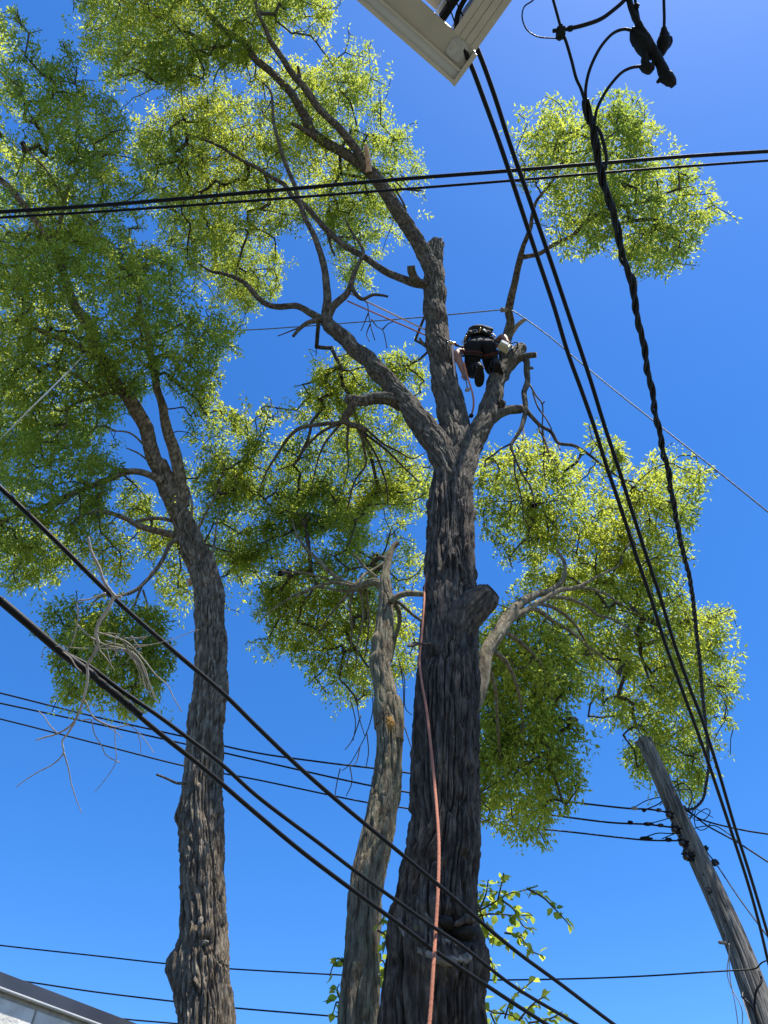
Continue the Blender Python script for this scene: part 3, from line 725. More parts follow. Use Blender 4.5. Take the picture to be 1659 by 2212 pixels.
V_ML = [(560, 895), (576, 893), (586, 923), (636, 870), (663, 846), (676, 806), (693, 783), (730, 762), (786, 783), (826, 768), (860, 760), (900, 783), (916, 806), (916, 846), (893, 855), (920, 880), (946, 986), (936, 1036), (925, 1110), (880, 1120), (800, 1140), (740, 1110), (690, 1090), (600, 1110), (560, 1060), (530, 980)]
crown(big, 'big', [(V_U1, 14.3, 1.2, 2.9, 0.32), (V_U2, 14.5, 1.2, 2.25, 0.38), (V_RT, 11.2, 1.0, 2.5, 0.33), (V_RM, 10.7, 1.0, 2.2, 0.37), (V_RS, 10.1, 0.3, 1.7, 0.2), (V_RL, 10.9, 1.0, 2.7, 0.35), (V_RB, 9.1, 0.8, 4.3, 0.30), (V_ML, 12.7, 0.6, 2.1, 0.39), ([(1110, 1120), (1300, 1130), (1480, 1120), (1460, 1250), (1300, 1260), (1120, 1230)], 10.8, 0.8, 1.2, 0.38)])

# ------------------------------------------------------------------ the slender tree against the big one
YT = 7.0
KT = 7.0 / 6.1
base = at(776, 2205, zy(2205, YT)); base.z = 0
slim = thing('tree', base, 'slender leaning trunk close to the left of the thickest trunk, bare broken top', 'tree')
lower = limb_pts(zb([(776, 2212, 90), (779, 2115, 82), (783, 2026, 76), (792, 1926, 76), (810, 1828, 72), (827, 1750, 68), (838, 1659, 61), (842, 1606, 58), (840, 1555, 58), (837, 1530, 55)], YT))
W = np.vstack([[[base.x - 0.05, YT, -0.1, 0.24], [base.x - 0.03, YT, 0.5, 0.18]], lower])
W = wobble(catmull(W, int(np.linalg.norm(np.diff(W[:, :3], axis=0), axis=1).sum() / 0.016)), 0.03, 4.4)
tube('trunk', W[:, :3], W[:, 3], BT, slim, 170, bark_disp(0.024, 3.3, 0.1, [(at(745, 2085, zy(2085, YT - 0.15)), 0.1, 0.03, 1.2)], 0.04, 0.36))
NODES['slim'] = [W[::6]]
limb(slim, 'slim', zb([(834, 1570, 52), (830, 1506, 49), (823, 1439, 46), (829, 1373, 45), (836, 1306, 34), (832, 1263, 27), (832, 1235, 18), (838, 1204, 16), (845, 1188, 14), (852, 1178, 13), (858, 1173, 12)], YT), mat=BT, name='upper_trunk', amp=0.022, bumps=((at(808, 1376, zy(1376, YT - 0.1)), 0.06, 0.05, 1.0), (at(803, 1415, zy(1415, YT - 0.1)), 0.06, 0.03, 1.0)), dense=1.1)
o, Wq = limb(slim, 'xx', zb([(858, 1600, 30), (857, 1550, 30), (855, 1512, 26), (851, 1504, 18)], YT - 0.04), mat=BT, name='broken_stub', amp=0.02)
blob('lichen_patch', at(843, 1562, zy(1562, YT - 0.175)), (0.034, 0.008, 0.065), M['lichen'], slim, 3.0, 0.7, 4, 4.0)
limb(slim, 'slim', [(830, 1272, 22), (813, 1257, 19), (786, 1263, 18), (772, 1268, 18), (760, 1269, 13)], 8.5 * KT, 8.6 * KT, mat=BT, amp=0.03)
for pts, z0, z1 in (([(770, 1266, 13), (740, 1256, 10), (710, 1233, 9), (686, 1209, 8), (663, 1186, 7), (643, 1159, 5), (630, 1120, 3)], 8.6, 9.4),
                    ([(762, 1272, 8), (740, 1276, 7), (686, 1269, 5), (640, 1290, 3)], 8.6, 8.9),
                    ([(762, 1266, 8), (720, 1259, 6), (653, 1279, 5), (586, 1319, 3), (553, 1349, 2)], 8.6, 8.5),
                    ([(760, 1195, 4), (772, 1205, 5), (786, 1223, 6), (815, 1248, 7)], 8.8, 8.6),
                    ([(775, 1268, 8), (783, 1300, 6), (784, 1339, 5), (773, 1389, 4), (768, 1450, 2)], 8.6, 8.5),
                    ([(765, 1270, 7), (757, 1310, 5), (760, 1370, 4), (750, 1440, 3)], 8.6, 8.8),
                    ([(788, 1266, 6), (795, 1310, 5), (796, 1360, 4), (788, 1420, 3)], 8.6, 8.8),
                    ([(770, 1262, 8), (790, 1240, 6), (815, 1225, 5), (838, 1208, 4)], 8.7, 9.4),
                    ([(763, 1270, 6), (735, 1300, 5), (705, 1340, 4), (680, 1390, 2)], 8.6, 8.9),
                    ([(735, 1262, 6), (690, 1245, 5), (640, 1235, 4), (600, 1240, 2)], 8.7, 9.2),
                    ([(843, 1300, 16), (855, 1290, 14), (873, 1283, 13), (916, 1283, 12), (945, 1287, 10)], 8.2, 8.4),
                    ([(852, 1298, 9), (863, 1303, 8), (890, 1326, 7), (913, 1343, 6), (935, 1360, 4)], 8.3, 8.3),
                    ([(848, 1300, 12), (860, 1315, 11), (864, 1339, 10), (852, 1383, 9), (844, 1430, 7)], 8.4, 8.2)):
    limb(slim, 'slim', pts, z0 * KT, z1 * KT, mat=BT, name='branch', amp=0.014)
hang = []
for pts in ([(805, 1500), (805, 1535), (795, 1575), (778, 1612), (752, 1655), (738, 1665)], [(792, 1580), (796, 1625), (790, 1660)], [(778, 1612), (772, 1640), (765, 1655)], [(770, 1500), (775, 1545), (788, 1590)], [(757, 1510), (768, 1560), (763, 1600)],
            [(866, 1440), (874, 1470), (876, 1530), (890, 1545)], [(860, 1420), (870, 1470), (872, 1560)], [(874, 1570), (885, 1605), (892, 1625)], [(780, 1545), (760, 1600), (745, 1620)], [(735, 1660), (728, 1690), (722, 1730)], [(755, 1650), (760, 1690), (748, 1720)]):
    Wp = catmull(limb_pts([(x, y, 2.8 - 1.4 * i / len(pts)) for i, (x, y) in enumerate(pts)], 8.1 * KT, 7.9 * KT), 16); hang.append((Wp[:, :3], Wp[:, 3]))
multi_tube('dead_twigs', hang, M['twig'], slim, 5, 'stuff')
V_T2 = [(555, 1090), (600, 1100), (690, 1100), (740, 1095), (800, 1125), (870, 1130), (873, 1166), (916, 1183), (918, 1259), (900, 1373), (896, 1423), (886, 1453), (846, 1473), (800, 1490), (770, 1523), (753, 1536), (730, 1519), (700, 1506), (686, 1463), (663, 1443), (650, 1426), (613, 1399), (583, 1399), (562, 1392), (575, 1340), (535, 1290), (530, 1200), (545, 1130)]
crown(slim, 'slim', [(V_T2, 11.8, 0.65, 2.4, 0.37), ([(560, 1030), (740, 1060), (920, 1050), (915, 1170), (740, 1160), (560, 1150)], 12.3, 0.5, 1.3, 0.38)])

# ------------------------------------------------------------------ the left tree
YL = 7.6
KL = 7.6 / 8.35
base = at(440, 2209, zy(2209, YL)); base.z = 0
left = thing('tree', base, 'sunlit grey brown trunk at left, two leaning stems under a dense crown', 'tree')
lower = limb_pts(zb([(442, 2212, 121), (441, 2142, 117), (436, 2092, 116), (441, 2012, 97), (437, 1926, 93), (434, 1826, 92), (434, 1759, 92), (440, 1659, 80), (445, 1573, 78), (457, 1439, 69), (452, 1339, 64), (448, 1273, 62), (437, 1225, 59)], YL))
up = limb_pts([(x, y, w_, z * KL) for x, y, w_, z in ((415, 1180, 54, 12.2), (400, 1140, 46, 12.5), (385, 1106, 41, 12.7), (362, 1050, 40, 12.9), (343, 1000, 37, 13.0))])
W = np.vstack([[[base.x, YL, -0.1, 0.42], [base.x, YL, 0.6, 0.31]], lower, up])
W = wobble(catmull(W, int(np.linalg.norm(np.diff(W[:, :3], axis=0), axis=1).sum() / 0.018)), 0.03, 9.4)
lb = lambda x, y, b=0.2: at(x, y, zy(y, YL - b))
tube('trunk', W[:, :3], W[:, 3], M['bark_left'], left, 240, bark_disp(0.036, 8.8, 0.05, [(lb(386, 1758, 0.05), 0.09, 0.05, 0.9), (lb(378, 2085, 0.0), 0.13, 0.07, 1.3), (lb(440, 2010), 0.10, 0.035, 0.7), (lb(440, 2040), 0.08, -0.04, 0.6), (lb(430, 1990), 0.06, -0.04, 0.8), (lb(480, 1365, 0.0), 0.05, 0.03, 0.6)], 0.036, 0.40))
NODES['left'] = [W[::6]]
blob('scar_wood', lb(433, 1992, 0.245), (0.022, 0.014, 0.045), M['scar_wood'], left, 1.0, 0.6, 3, 4)
blob('scar_wood', lb(443, 2036, 0.245), (0.028, 0.014, 0.022), M['scar_wood'], left, 6.0, 0.6, 3, 4)
blob('scar_wood', lb(478, 1363, 0.10), (0.05, 0.03, 0.02), M['scar_wood'], left, 3.0, 0.4, 3, 4)
BLf = M['bark_left']
limb(left, 'left', [(350, 1015, 35), (333, 985, 33), (316, 925, 31), (290, 880, 30), (268, 850, 27), (233, 803, 27), (213, 760, 25), (187, 696, 23), (160, 655, 21), (135, 590, 19), (110, 523, 17), (97, 507, 16), (73, 473, 15), (50, 443, 15), (20, 403, 14), (0, 383, 13), (-60, 320, 10)], 12.95 * KL, 13.4 * KL, mat=BLf, amp=0.024)
limb(left, 'left', [(395, 1095, 30), (388, 1040, 28), (378, 986, 26), (362, 936, 23), (353, 886, 20), (340, 846, 17), (330, 790, 18), (318, 720, 14), (300, 640, 10), (285, 560, 7)], 12.8 * KL, 13.5 * KL, mat=BLf, amp=0.024)
for pts, z0, z1 in (([(350, 1040, 18), (333, 1030, 16), (300, 1020, 15), (273, 1020, 14), (233, 1036, 14), (193, 1053, 13), (157, 1066, 13), (127, 1080, 12), (83, 1100, 11), (33, 1116, 10), (0, 1130, 9), (-60, 1150, 7)], 12.8, 12.0),
                    ([(290, 1021, 7), (273, 1014, 6), (250, 1012, 4)], 12.8, 12.7),
                    ([(395, 1160, 18), (377, 1156, 16), (333, 1146, 14), (300, 1136, 13), (267, 1119, 11), (213, 1106, 8), (160, 1120, 5)], 12.4, 11.8),
                    ([(390, 1130, 12), (360, 1122, 9), (330, 1120, 8), (280, 1130, 5)], 12.6, 12.4),
                    ([(385, 1165, 13), (370, 1173, 10), (347, 1216, 9), (307, 1263, 8), (283, 1280, 7), (257, 1286, 6), (215, 1290, 5), (190, 1320, 4), (170, 1370, 3)], 12.2, 11.0),
                    ([(307, 1263, 7), (295, 1295, 6), (287, 1313, 6), (267, 1339, 5), (272, 1380, 4), (274, 1440, 3)], 11.6, 10.9),
                    ([(309, 1275, 5), (318, 1310, 4), (312, 1345, 3), (330, 1330, 3), (345, 1350, 2)], 11.6, 11.0),
                    ([(213, 762, 16), (200, 770, 15), (167, 746, 14), (127, 730, 13), (83, 713, 11), (30, 690, 8)], 13.1, 12.8),
                    ([(250, 850, 10), (207, 840, 9), (157, 806, 8), (100, 786, 5)], 13.0, 12.6),
                    ([(235, 850, 8), (200, 860, 7), (150, 880, 6), (140, 920, 5), (110, 950, 4)], 13.0, 12.4),
                    ([(115, 530, 10), (130, 480, 9), (140, 433, 8), (147, 407, 7), (160, 383, 6), (200, 340, 4)], 13.3, 13.5),
                    ([(138, 436, 6), (120, 400, 6), (100, 367, 5), (73, 340, 4), (50, 310, 3)], 13.4, 13.4),
                    ([(330, 985, 6), (310, 960, 5), (280, 935, 4), (240, 930, 3)], 12.9, 12.6),
                    ([(325, 1000, 5), (300, 980, 4), (273, 968, 3)], 12.9, 12.7),
                    ([(410, 1180, 8), (412, 1130, 7), (415, 1090, 6), (405, 1050, 4)], 12.1, 12.3),
                    ([(455, 1220, 6), (462, 1180, 5), (468, 1130, 4), (475, 1090, 3)], 12.0, 12.3),
                    ([(425, 1180, 9), (430, 1140, 7), (455, 1090, 5), (480, 1040, 4)], 12.2, 12.6),
                    ([(405, 1690, 7), (385, 1692, 6), (360, 1682, 5), (338, 1673, 5)], 9.0, 8.9)):
    limb(left, 'left', pts, z0 * KL, z1 * KL, mat=BLf, name='branch', amp=0.014)
blob('torn_wood', at(411, 1256, 11.75 * KL), (0.05, 0.04, 0.07), M['fresh_wood'], left, 2.0, 0.5)
V_LA = [(-60, 20), (0, 20), (27, 23), (67, 73), (80, 117), (117, 103), (163, 103), (160, 160), (180, 187), (213, 200), (253, 220), (267, 253), (277, 283), (277, 333), (310, 360), (327, 390), (323, 417), (310, 460), (305, 520), (200, 540), (100, 520), (0, 500), (-60, 500)]
V_LB = [(-60, 490), (60, 500), (200, 500), (305, 510), (390, 560), (395, 600), (420, 640), (460, 665), (500, 690), (515, 720), (480, 770), (457, 836), (480, 886), (440, 900), (400, 850), (340, 830), (270, 880), (180, 960), (60, 960), (-60, 960)]
V_LC = [(-60, 940), (120, 930), (200, 940), (255, 970), (260, 1010), (225, 1070), (235, 1120), (265, 1160), (277, 1252), (233, 1256), (200, 1225), (160, 1229), (117, 1252), (60, 1256), (33, 1276), (23, 1266), (0, 1219), (-60, 1230)]
V_LD = [(280, 1035), (330, 1060), (370, 1100), (410, 1170), (425, 1230), (417, 1306), (377, 1322), (353, 1300), (333, 1266), (333, 1190), (300, 1206), (270, 1150), (260, 1080)]
V_LE = [(395, 1000), (430, 920), (480, 900), (530, 885), (575, 895), (560, 990), (545, 1100), (550, 1200), (540, 1290), (500, 1270), (470, 1266), (440, 1190), (410, 1080)]
V_LF = [(93, 1319), (110, 1306), (167, 1303), (233, 1306), (333, 1319), (357, 1336), (350, 1373), (370, 1406), (370, 1449), (347, 1489), (327, 1516), (273, 1549), (233, 1546), (187, 1526), (133, 1503), (123, 1459), (110, 1423), (113, 1373)]
crown(left, 'left', [(V_LA, 12.8, 1.1, 1.8, 0.40), (V_LB, 12.2, 1.2, 3.1, 0.32), (V_LC, 11.3, 1.0, 2.5, 0.35), (V_LD, 11.9, 0.7, 1.6, 0.39), (V_LE, 12.0, 0.7, 1.7, 0.39), (V_LF, 10.1, 0.65, 3.3, 0.30), ([(410, 900), (560, 880), (640, 880), (600, 1100), (560, 1250), (440, 1240)], 12.3, 0.6, 0.7, 0.40)])

# ------------------------------------------------------------------ leafy shoots low on the big and slender trunks, each leaf its own piece
def big_leaf_mesh(k):
    r = random.Random(40 + k)
    L, w = 0.062, 0.021 + 0.003 * r.random()
    prof = [(0.0, 0.0015), (0.12, 0.006), (0.3, w * 0.85), (0.5, w), (0.72, w * 0.7), (0.9, w * 0.26), (1.0, 0.0008)]
    V, Fq = [], []
    for t, ww in prof:
        z = -0.02 * t * t * (0.5 + r.random())
        V += [(-ww, t * L, z + ww * 0.35), (0, t * L, z), (ww, t * L, z + ww * 0.35)]
    for i in range(len(prof) - 1):
        a = i * 3; Fq += [(a, a + 1, a + 4, a + 3), (a + 1, a + 2, a + 5, a + 4)]
    me = mesh_np('leaf', V, Fq); a_ = me.attributes.new('tint', 'FLOAT', 'POINT')
    a_.data.foreach_set('value', np.full(len(V), 0.05 + 0.2 * k, np.float32)); me.materials.append(M['leaf'])
    return me
LEAFM = [big_leaf_mesh(k) for k in range(4)]
def shoot(tree, pts, z, n, scale=1.0):
    Wp = catmull(limb_pts([(x, y, 4.5 - 3 * i / len(pts)) for i, (x, y) in enumerate(pts)], z, z + 0.05), 22)
    s = tube('shoot', Wp[:, :3], Wp[:, 3], M['twig'], tree, 6)
    sl = world_loc(s)
    for i in range(n):
        u = 0.12 + 0.88 * (i + random.random() * 0.7) / n
        k = min(20, int(u * 21)); p = Vector(Wp[k, :3]); d = Vector(Wp[k + 1, :3] - Wp[k, :3]).normalized()
        lf = bpy.data.objects.new('leaf', LEAFM[i % 4]); COL.objects.link(lf); lf.parent = s
        out = Vector((random.gauss(0, 1), random.gauss(0, 1), random.gauss(-0.3, 0.7))).normalized()
        y = (d * 0.5 + out).normalized()
        nrm = Vector((random.gauss(0, 0.6), random.gauss(-0.3, 0.6), 1)); x = y.cross(nrm).normalized(); zz = x.cross(y)
        m = Matrix((x, y, zz)).transposed().to_4x4()
        sc = scale * random.uniform(0.7, 1.25)
        lf.matrix_basis = Matrix.Translation(p - sl + out * 0.008) @ m @ Matrix.Scale(sc, 4)
    return s
ZS = 5.9
for pts, n in (([(1018, 1975), (1045, 1962), (1075, 1945), (1100, 1930), (1125, 1925), (1160, 1915)], 11), ([(1075, 1945), (1082, 1915), (1088, 1885)], 9), ([(1035, 1968), (1050, 1930), (1055, 1900)], 10),
               ([(1020, 1985), (1050, 1975), (1080, 1975), (1120, 1978), (1150, 1976)], 8), ([(1140, 1920), (1175, 1940), (1195, 1960), (1210, 1975), (1235, 2005)], 9), ([(1022, 1990), (1050, 2015), (1085, 2030), (1110, 2050)], 12), ([(1090, 2015), (1120, 2022), (1150, 2055), (1172, 2065)], 9),
               ([(1030, 1950), (1045, 1990), (1055, 2030)], 10), ([(1085, 1945), (1110, 1965), (1130, 2000), (1150, 2010)], 8), ([(1048, 2060), (1065, 2085), (1070, 2110)], 6),
               ([(1040, 2150), (1060, 2185), (1090, 2190), (1130, 2200)], 9), ([(1090, 2200), (1105, 2160), (1155, 2115)], 9), ([(1120, 2205), (1150, 2170), (1180, 2150)], 8), ([(1040, 2165), (1050, 2200), (1055, 2230)], 6), ([(1140, 2210), (1190, 2200), (1215, 2185)], 7), ([(1060, 2190), (1075, 2220), (1100, 2240)], 6)):
    shoot(big, pts, ZS, int(n * 1.8), 1.2)
for pts, n in (([(745, 2090), (738, 2075), (728, 2070), (720, 2085), (712, 2108)], 6), ([(742, 2175), (735, 2160), (728, 2140), (733, 2125)], 5), ([(740, 2170), (728, 2165), (722, 2180), (718, 2195)], 5), ([(815, 2000), (828, 1985), (830, 1970)], 5), ([(815, 2010), (832, 2020), (830, 2050)], 6), ([(812, 2080), (826, 2075), (833, 2095)], 6), ([(812, 2120), (825, 2105), (832, 2112)], 5)):
    shoot(slim, pts, 6.4, int(n * 1.3), 1.45)
# ------------------------------------------------------------------ cables
def wire_pts(pts, n=90):
    """(x, y, Z) picture points -> smooth world line"""
    A = np.array(pts, float)
    return catmull(at_np(A[:, :2], A[:, 2]), n)
def zline(xy, z0, z1, power=1.0):
    xy = np.array(xy, float); d = np.r_[0, np.cumsum(np.linalg.norm(np.diff(xy, axis=0), axis=1))]; d /= d[-1]
    # depth runs evenly in 1 / Z, as along a straight line in space
    z = 1 / (1 / z0 + (1 / z1 - 1 / z0) * d)
    return [(x, y, zz) for (x, y), zz in zip(xy, z)]
def wire(name, pts, dia, label, cat='cable', mat='cable', group=None, n=110, sides=8, parent=None):
    P = wire_pts(pts, n)
    o = tube(name, P, np.full(len(P), dia / 2), M[mat], parent, sides)
    if parent is None: tagit(o, label, cat, group)
    return o
CAB = 'overhead cables crossing the alley'
# two thick lines crossing level in front of the crowns
A1 = [(-200, 470), (0, 458), (250, 441), (553, 415), (853, 388), (1106, 368.5), (1306, 352), (1473, 338.5), (1659, 327), (1900, 314)]
A2 = [(-200, 483), (0, 470), (250, 455), (553, 433), (853, 410), (1106, 390), (1306, 373), (1473, 360), (1659, 347), (1900, 333)]
wire('overhead_cable', zline(A1, 4.4, 4.7), 0.023, 'upper of two black cables running almost level across the upper crowns', group=CAB)
wire('overhead_cable', zline(A2, 4.45, 4.75), 0.016, 'lower, thinner of two black cables running almost level across the upper crowns', group=CAB)
# pair leaving the canopy corner and falling to the right
B1 = [(1022, -60), (1012, -15), (1000, 5), (989, 30), (986, 58), (1000, 100), (1020, 147), (1046, 217), (1070, 283), (1093, 350), (1126, 450), (1149, 520), (1196, 660), (1226, 760), (1256, 843), (1283, 920), (1309, 1003), (1343, 1103), (1373, 1196), (1406, 1293), (1439, 1396), (1473, 1489), (1506, 1579), (1534, 1659), (1583, 1806), (1616, 1909), (1639, 1992), (1659, 2076), (1690, 2200)]
B2 = [(1042, -60), (1035, -15), (1026, 5), (1010, 24), (1001, 42), (1030, 103), (1066, 200), (1103, 315), (1139, 417), (1186, 553), (1233, 693), (1273, 813), (1306, 920), (1339, 1020), (1365, 1103), (1396, 1199), (1426, 1289), (1453, 1379), (1489, 1483), (1516, 1553), (1550, 1659), (1586, 1782), (1619, 1886), (1656, 2009), (1700, 2160)]
wire('service_cable', zline(B1, 4.0, 7.2), 0.027, 'left of the twin black cables falling from the beige canopy corner', group='twin cables from the canopy', n=160)
wire('service_cable', zline(B2, 4.05, 7.3), 0.027, 'right of the twin black cables falling from the beige canopy corner', group='twin cables from the canopy', n=160)
wire('thin_wire', [(950, -60, 4.0), (965, 0, 4.05), (976, 30, 4.1), (990, 72, 4.2), (1002, 104, 4.3)], 0.008, 'thin black wire along the left twin cable under the canopy')
wire('thin_wire', [(975, -60, 4.0), (985, 0, 4.05), (1005, 45, 4.1), (1024, 95, 4.25), (1032, 118, 4.3)], 0.008, 'thin black wire along the right twin cable under the canopy')
# twisted service drop from the pole
CC = [(1263, 217), (1273, 247), (1283, 283), (1288, 333), (1303, 393), (1316, 430), (1326, 467), (1336, 513), (1345, 553), (1359, 593), (1373, 663), (1383, 713), (1396, 780), (1409, 853), (1423, 930), (1433, 976), (1443, 1020), (1457, 1103), (1473, 1183), (1489, 1246), (1498, 1306), (1503, 1356), (1511, 1426), (1516, 1489), (1523, 1556), (1529, 1619), (1530, 1659), (1524, 1699), (1518, 1726), (1500, 1745), (1478, 1750)]
drop = thing('service_drop', at(1430, 960, 5.2), 'thick twisted black cable from the pole up to the splices at top right', 'cable')
P = wire_pts(zline(CC, 3.2, 9.75), 900)
T_, N_, B_ = frames(P)
s_ = np.r_[0, np.cumsum(np.linalg.norm(np.diff(P, axis=0), axis=1))]
for k in range(3):
    ph = s_ / 0.32 * 2 * np.pi + k * 2 * np.pi / 3
    wobb = 0.0098 * (1 + 0.5 * np.sin(s_ * 2.3 + k * 2) * (s_ < 3))
    Q = P + N_ * (np.cos(ph) * wobb)[:, None] + B_ * (np.sin(ph) * wobb)[:, None]
    tube('strand', Q, np.full(len(Q), 0.0095 if k else 0.0075), M['cable'], drop, 7)
for pts in ([(1289, 275, 3.25), (1296, 285, 3.27), (1305, 315, 3.3), (1310, 340, 3.35), (1308, 365, 3.4)], [(1361, 590, 3.9), (1369, 598, 3.92), (1373, 618, 3.95), (1373, 638, 4.0)]):
    P2 = wire_pts(pts, 24); tube('strand', P2, np.full(24, 0.008), M['cable'], drop, 7)
# splices at the top right
ZK = 3.2
def conductor(name, xy, dia, label, z=ZK, z1=None):
    return wire(name, zline(xy, z, z1 or z), dia, label, 'cable', group='drip loops at the splices')
conductor('tap_wire', [(1365, 66), (1349, 63), (1326, 71), (1303, 94), (1285, 124), (1271, 160), (1265, 195), (1266, 222)], 0.013, 'upper black drip loop curving down from the longest splice')
conductor('tap_wire', [(1386, 143), (1365, 146), (1344, 156), (1319, 183), (1301, 211), (1289, 238), (1284, 266)], 0.013, 'lower black drip loop curving down from the small splice box')
conductor('tap_wire', [(1225, 63), (1262, 54), (1298, 41), (1326, 21), (1349, 0), (1375, -40)], 0.017, 'stiff black wire from the square clamp up to the top edge')
conductor('tap_wire', [(1170, -25), (1152, 0), (1133, 14), (1128, 30), (1130, 48), (1140, 66), (1161, 79), (1204, 83)], 0.006, 'thin open wire loop left of the square clamp')
conductor('tap_wire', [(1183, -40), (1195, 0), (1211, 58)], 0.012, 'grey black wire coming down from the top edge into the square clamp')
conductor('tap_wire', [(1214, 70), (1221, 85), (1234, 128), (1245, 170), (1255, 192), (1264, 222)], 0.013, 'braided wire from the square clamp down to the twisted cable')
k1 = thing('cable_clamp', at(1211, 71, ZK), 'square black clamp where the wires meet, left of the splices', 'clamp')
X, U, FW = Vector((1, 0, 0)), Vector((0, -SP, CP)), Vector((0, CP, SP))
frame_box('clamp_body', at(1211, 71, ZK), (X, U, FW), (0.036, 0.042, 0.036), M['connector'], k1, 0.006)
tube('bolt', [at(1194, 67, ZK), at(1230, 62, ZK)], [0.008, 0.008], M['connector'], k1, 8)
tube('bolt', [at(1208, 86, ZK), at(1212, 54, ZK)], [0.009, 0.009], M['connector'], k1, 8)
tube('nut', [at(1228, 62.5, ZK), at(1236, 61, ZK)], [0.012, 0.012], M['connector'], k1, 6)
def splice(name, label, secs):
    t = thing(name, at(secs[0][0][0], secs[0][0][1], ZK), label, 'splice', 'black insulated splices')
    for nm, pts, dz in secs_parts(secs): 
        Wp = catmull(limb_pts([(x, y, w, ZK + dz) for x, y, w in pts]), 26)
        tube(nm, Wp[:, :3], Wp[:, 3], M['connector'], t, 14, lambda V, P, R, th: (vnoise(V * 90) - 0.5) * 0.006)
    return t
def secs_parts(secs): return [(s[1], s[2], s[3]) for s in secs]
splice('cable_splice', 'longest black splice sloping down to a hooked knob, upper right', [
    ((1413, 108), 'cover', [(1352, -30, 13), (1360, 5, 14), (1376, 46, 15), (1395, 78, 17), (1413, 108, 19), (1427, 140, 22), (1436, 160, 26)], 0),
    ((1385, 88), 'housing', [(1364, 62, 10), (1371, 72, 26), (1386, 92, 36), (1401, 110, 34), (1412, 124, 16)], 0.015),
    ((1440, 170), 'end_cap', [(1432, 156, 22), (1440, 166, 30), (1449, 176, 24), (1456, 186, 13)], 0),
    ((1430, 170), 'lug', [(1438, 162, 12), (1428, 170, 11), (1420, 178, 7)], 0)])
splice('cable_splice', 'small black splice box under the longest splice', [
    ((1392, 128), 'housing', [(1386, 140, 14), (1393, 146, 22), (1402, 147, 25), (1411, 144, 14)], 0),
    ((1392, 128), 'neck', [(1391, 106, 13), (1392, 122, 15), (1395, 142, 18)], 0),
    ((1405, 132), 'neck', [(1409, 118, 9), (1412, 132, 8), (1408, 146, 8)], 0)])
splice('cable_splice', 'bulb shaped black splice hanging at the right of the group', [
    ((1434, 92), 'housing', [(1434, 58, 9), (1435, 72, 18), (1434, 90, 29), (1432, 104, 25), (1428, 116, 15), (1425, 124, 8)], 0.03),
    ((1446, 90), 'lug', [(1440, 78, 8), (1448, 84, 9), (1449, 94, 7), (1442, 102, 8)], 0.03)])
conductor('tap_wire', [(1434, -40), (1434, 0), (1435, 40), (1434, 70)], 0.013, 'straight black wire down into the bulb shaped splice', ZK + 0.03)
conductor('tap_wire', [(1368, -40), (1372, 0), (1378, 30), (1382, 52)], 0.012, 'second black wire entering the longest splice from above')
blob('cable_clip', at(1375, 13, ZK), (0.012, 0.012, 0.02), M['connector'], None, 3, 0.3); tagit(bpy.context.scene.objects['cable_clip'], 'little black clip at the top edge beside the longest splice', 'clip')
# telephone lines low at left
LOW = 'thick cables low at left'
E1 = [(-160, 913), (0, 1053), (123, 1171), (246, 1292), (370, 1402), (480, 1496), (553, 1568), (648, 1659), (742, 1741), (847, 1828), (950, 1914), (1106, 2048), (1210, 2125), (1325, 2212), (1450, 2300)]
E2a = [(-160, 1168), (0, 1292), (80, 1360), (140, 1410), (188, 1436), (260, 1490), (340, 1545), (420, 1605), (480, 1652), (553, 1718), (690, 1822), (760, 1876), (865, 1952), (950, 2012), (1000, 2045), (1106, 2128), (1245, 2212), (1400, 2310)]
E2b = [(-160, 1172), (0, 1298), (80, 1368), (140, 1420), (188, 1450), (260, 1512), (340, 1580), (440, 1660), (553, 1757), (650, 1838), (750, 1914), (850, 1987), (942, 2056), (1050, 2128), (1106, 2165), (1180, 2212), (1340, 2310)]
wire('overhead_cable', zline(E1, 2.9, 4.4), 0.020, 'highest of three black cables slanting down from the left edge across both left trunks', group=LOW)
wire('overhead_cable', zline(E2a, 2.9, 4.3), 0.018, 'middle one of three black cables slanting down from the left edge', group=LOW)
wire('overhead_cable', zline(E2b, 2.9, 4.35), 0.021, 'lowest and thickest of three black cables slanting down from the left edge', group=LOW)
P = wire_pts(zline([(188, 1446), (215, 1472), (260, 1508), (305, 1545)], 3.12, 3.2), 40)
o = tube('cable_sleeve', P, 0.0135 + 0.003 * np.sin(np.linspace(0, 14, 40)) ** 2, M['connector'], None, 10); tagit(o, 'rough black sleeve wrapped on the lowest slanting cable by the caught branch', 'sleeve')
P = wire_pts(zline([(0, 1296), (60, 1347), (140, 1415), (200, 1458)], 3.0, 3.12), 40)
o = tube('cable_sleeve', P, np.full(40, 0.017), M['cable'], None, 10); tagit(o, 'smooth black sleeve thickening the lowest slanting cable at the left edge', 'sleeve')
# three lines from the left edge to the pole
POLEL = 'wires running to the pole'
F1 = [(-200, 1450), (0, 1497), (200, 1547), (405, 1593), (553, 1626), (700, 1647), (890, 1671), (1106, 1715), (1230, 1732), (1366, 1747), (1400, 1748), (1446, 1755)]
F2 = [(-200, 1476), (0, 1519), (200, 1562), (390, 1605), (553, 1642), (800, 1697), (890, 1713), (1106, 1751), (1200, 1762), (1320, 1777), (1400, 1781), (1457, 1788)]
F3 = [(-200, 1507), (0, 1553), (200, 1604), (400, 1655), (553, 1684), (790, 1733), (885, 1747), (1106, 1784), (1230, 1797), (1345, 1810), (1400, 1815), (1473, 1816)]
for P_, lb_, d_ in ((F1, 'top', 0.024), (F2, 'middle', 0.024), (F3, 'bottom', 0.022)):
    wire('power_wire', zline(P_, 11.2, 9.75), d_, lb_ + ' one of three thin wires running from the left edge to the pole insulators', group=POLEL)
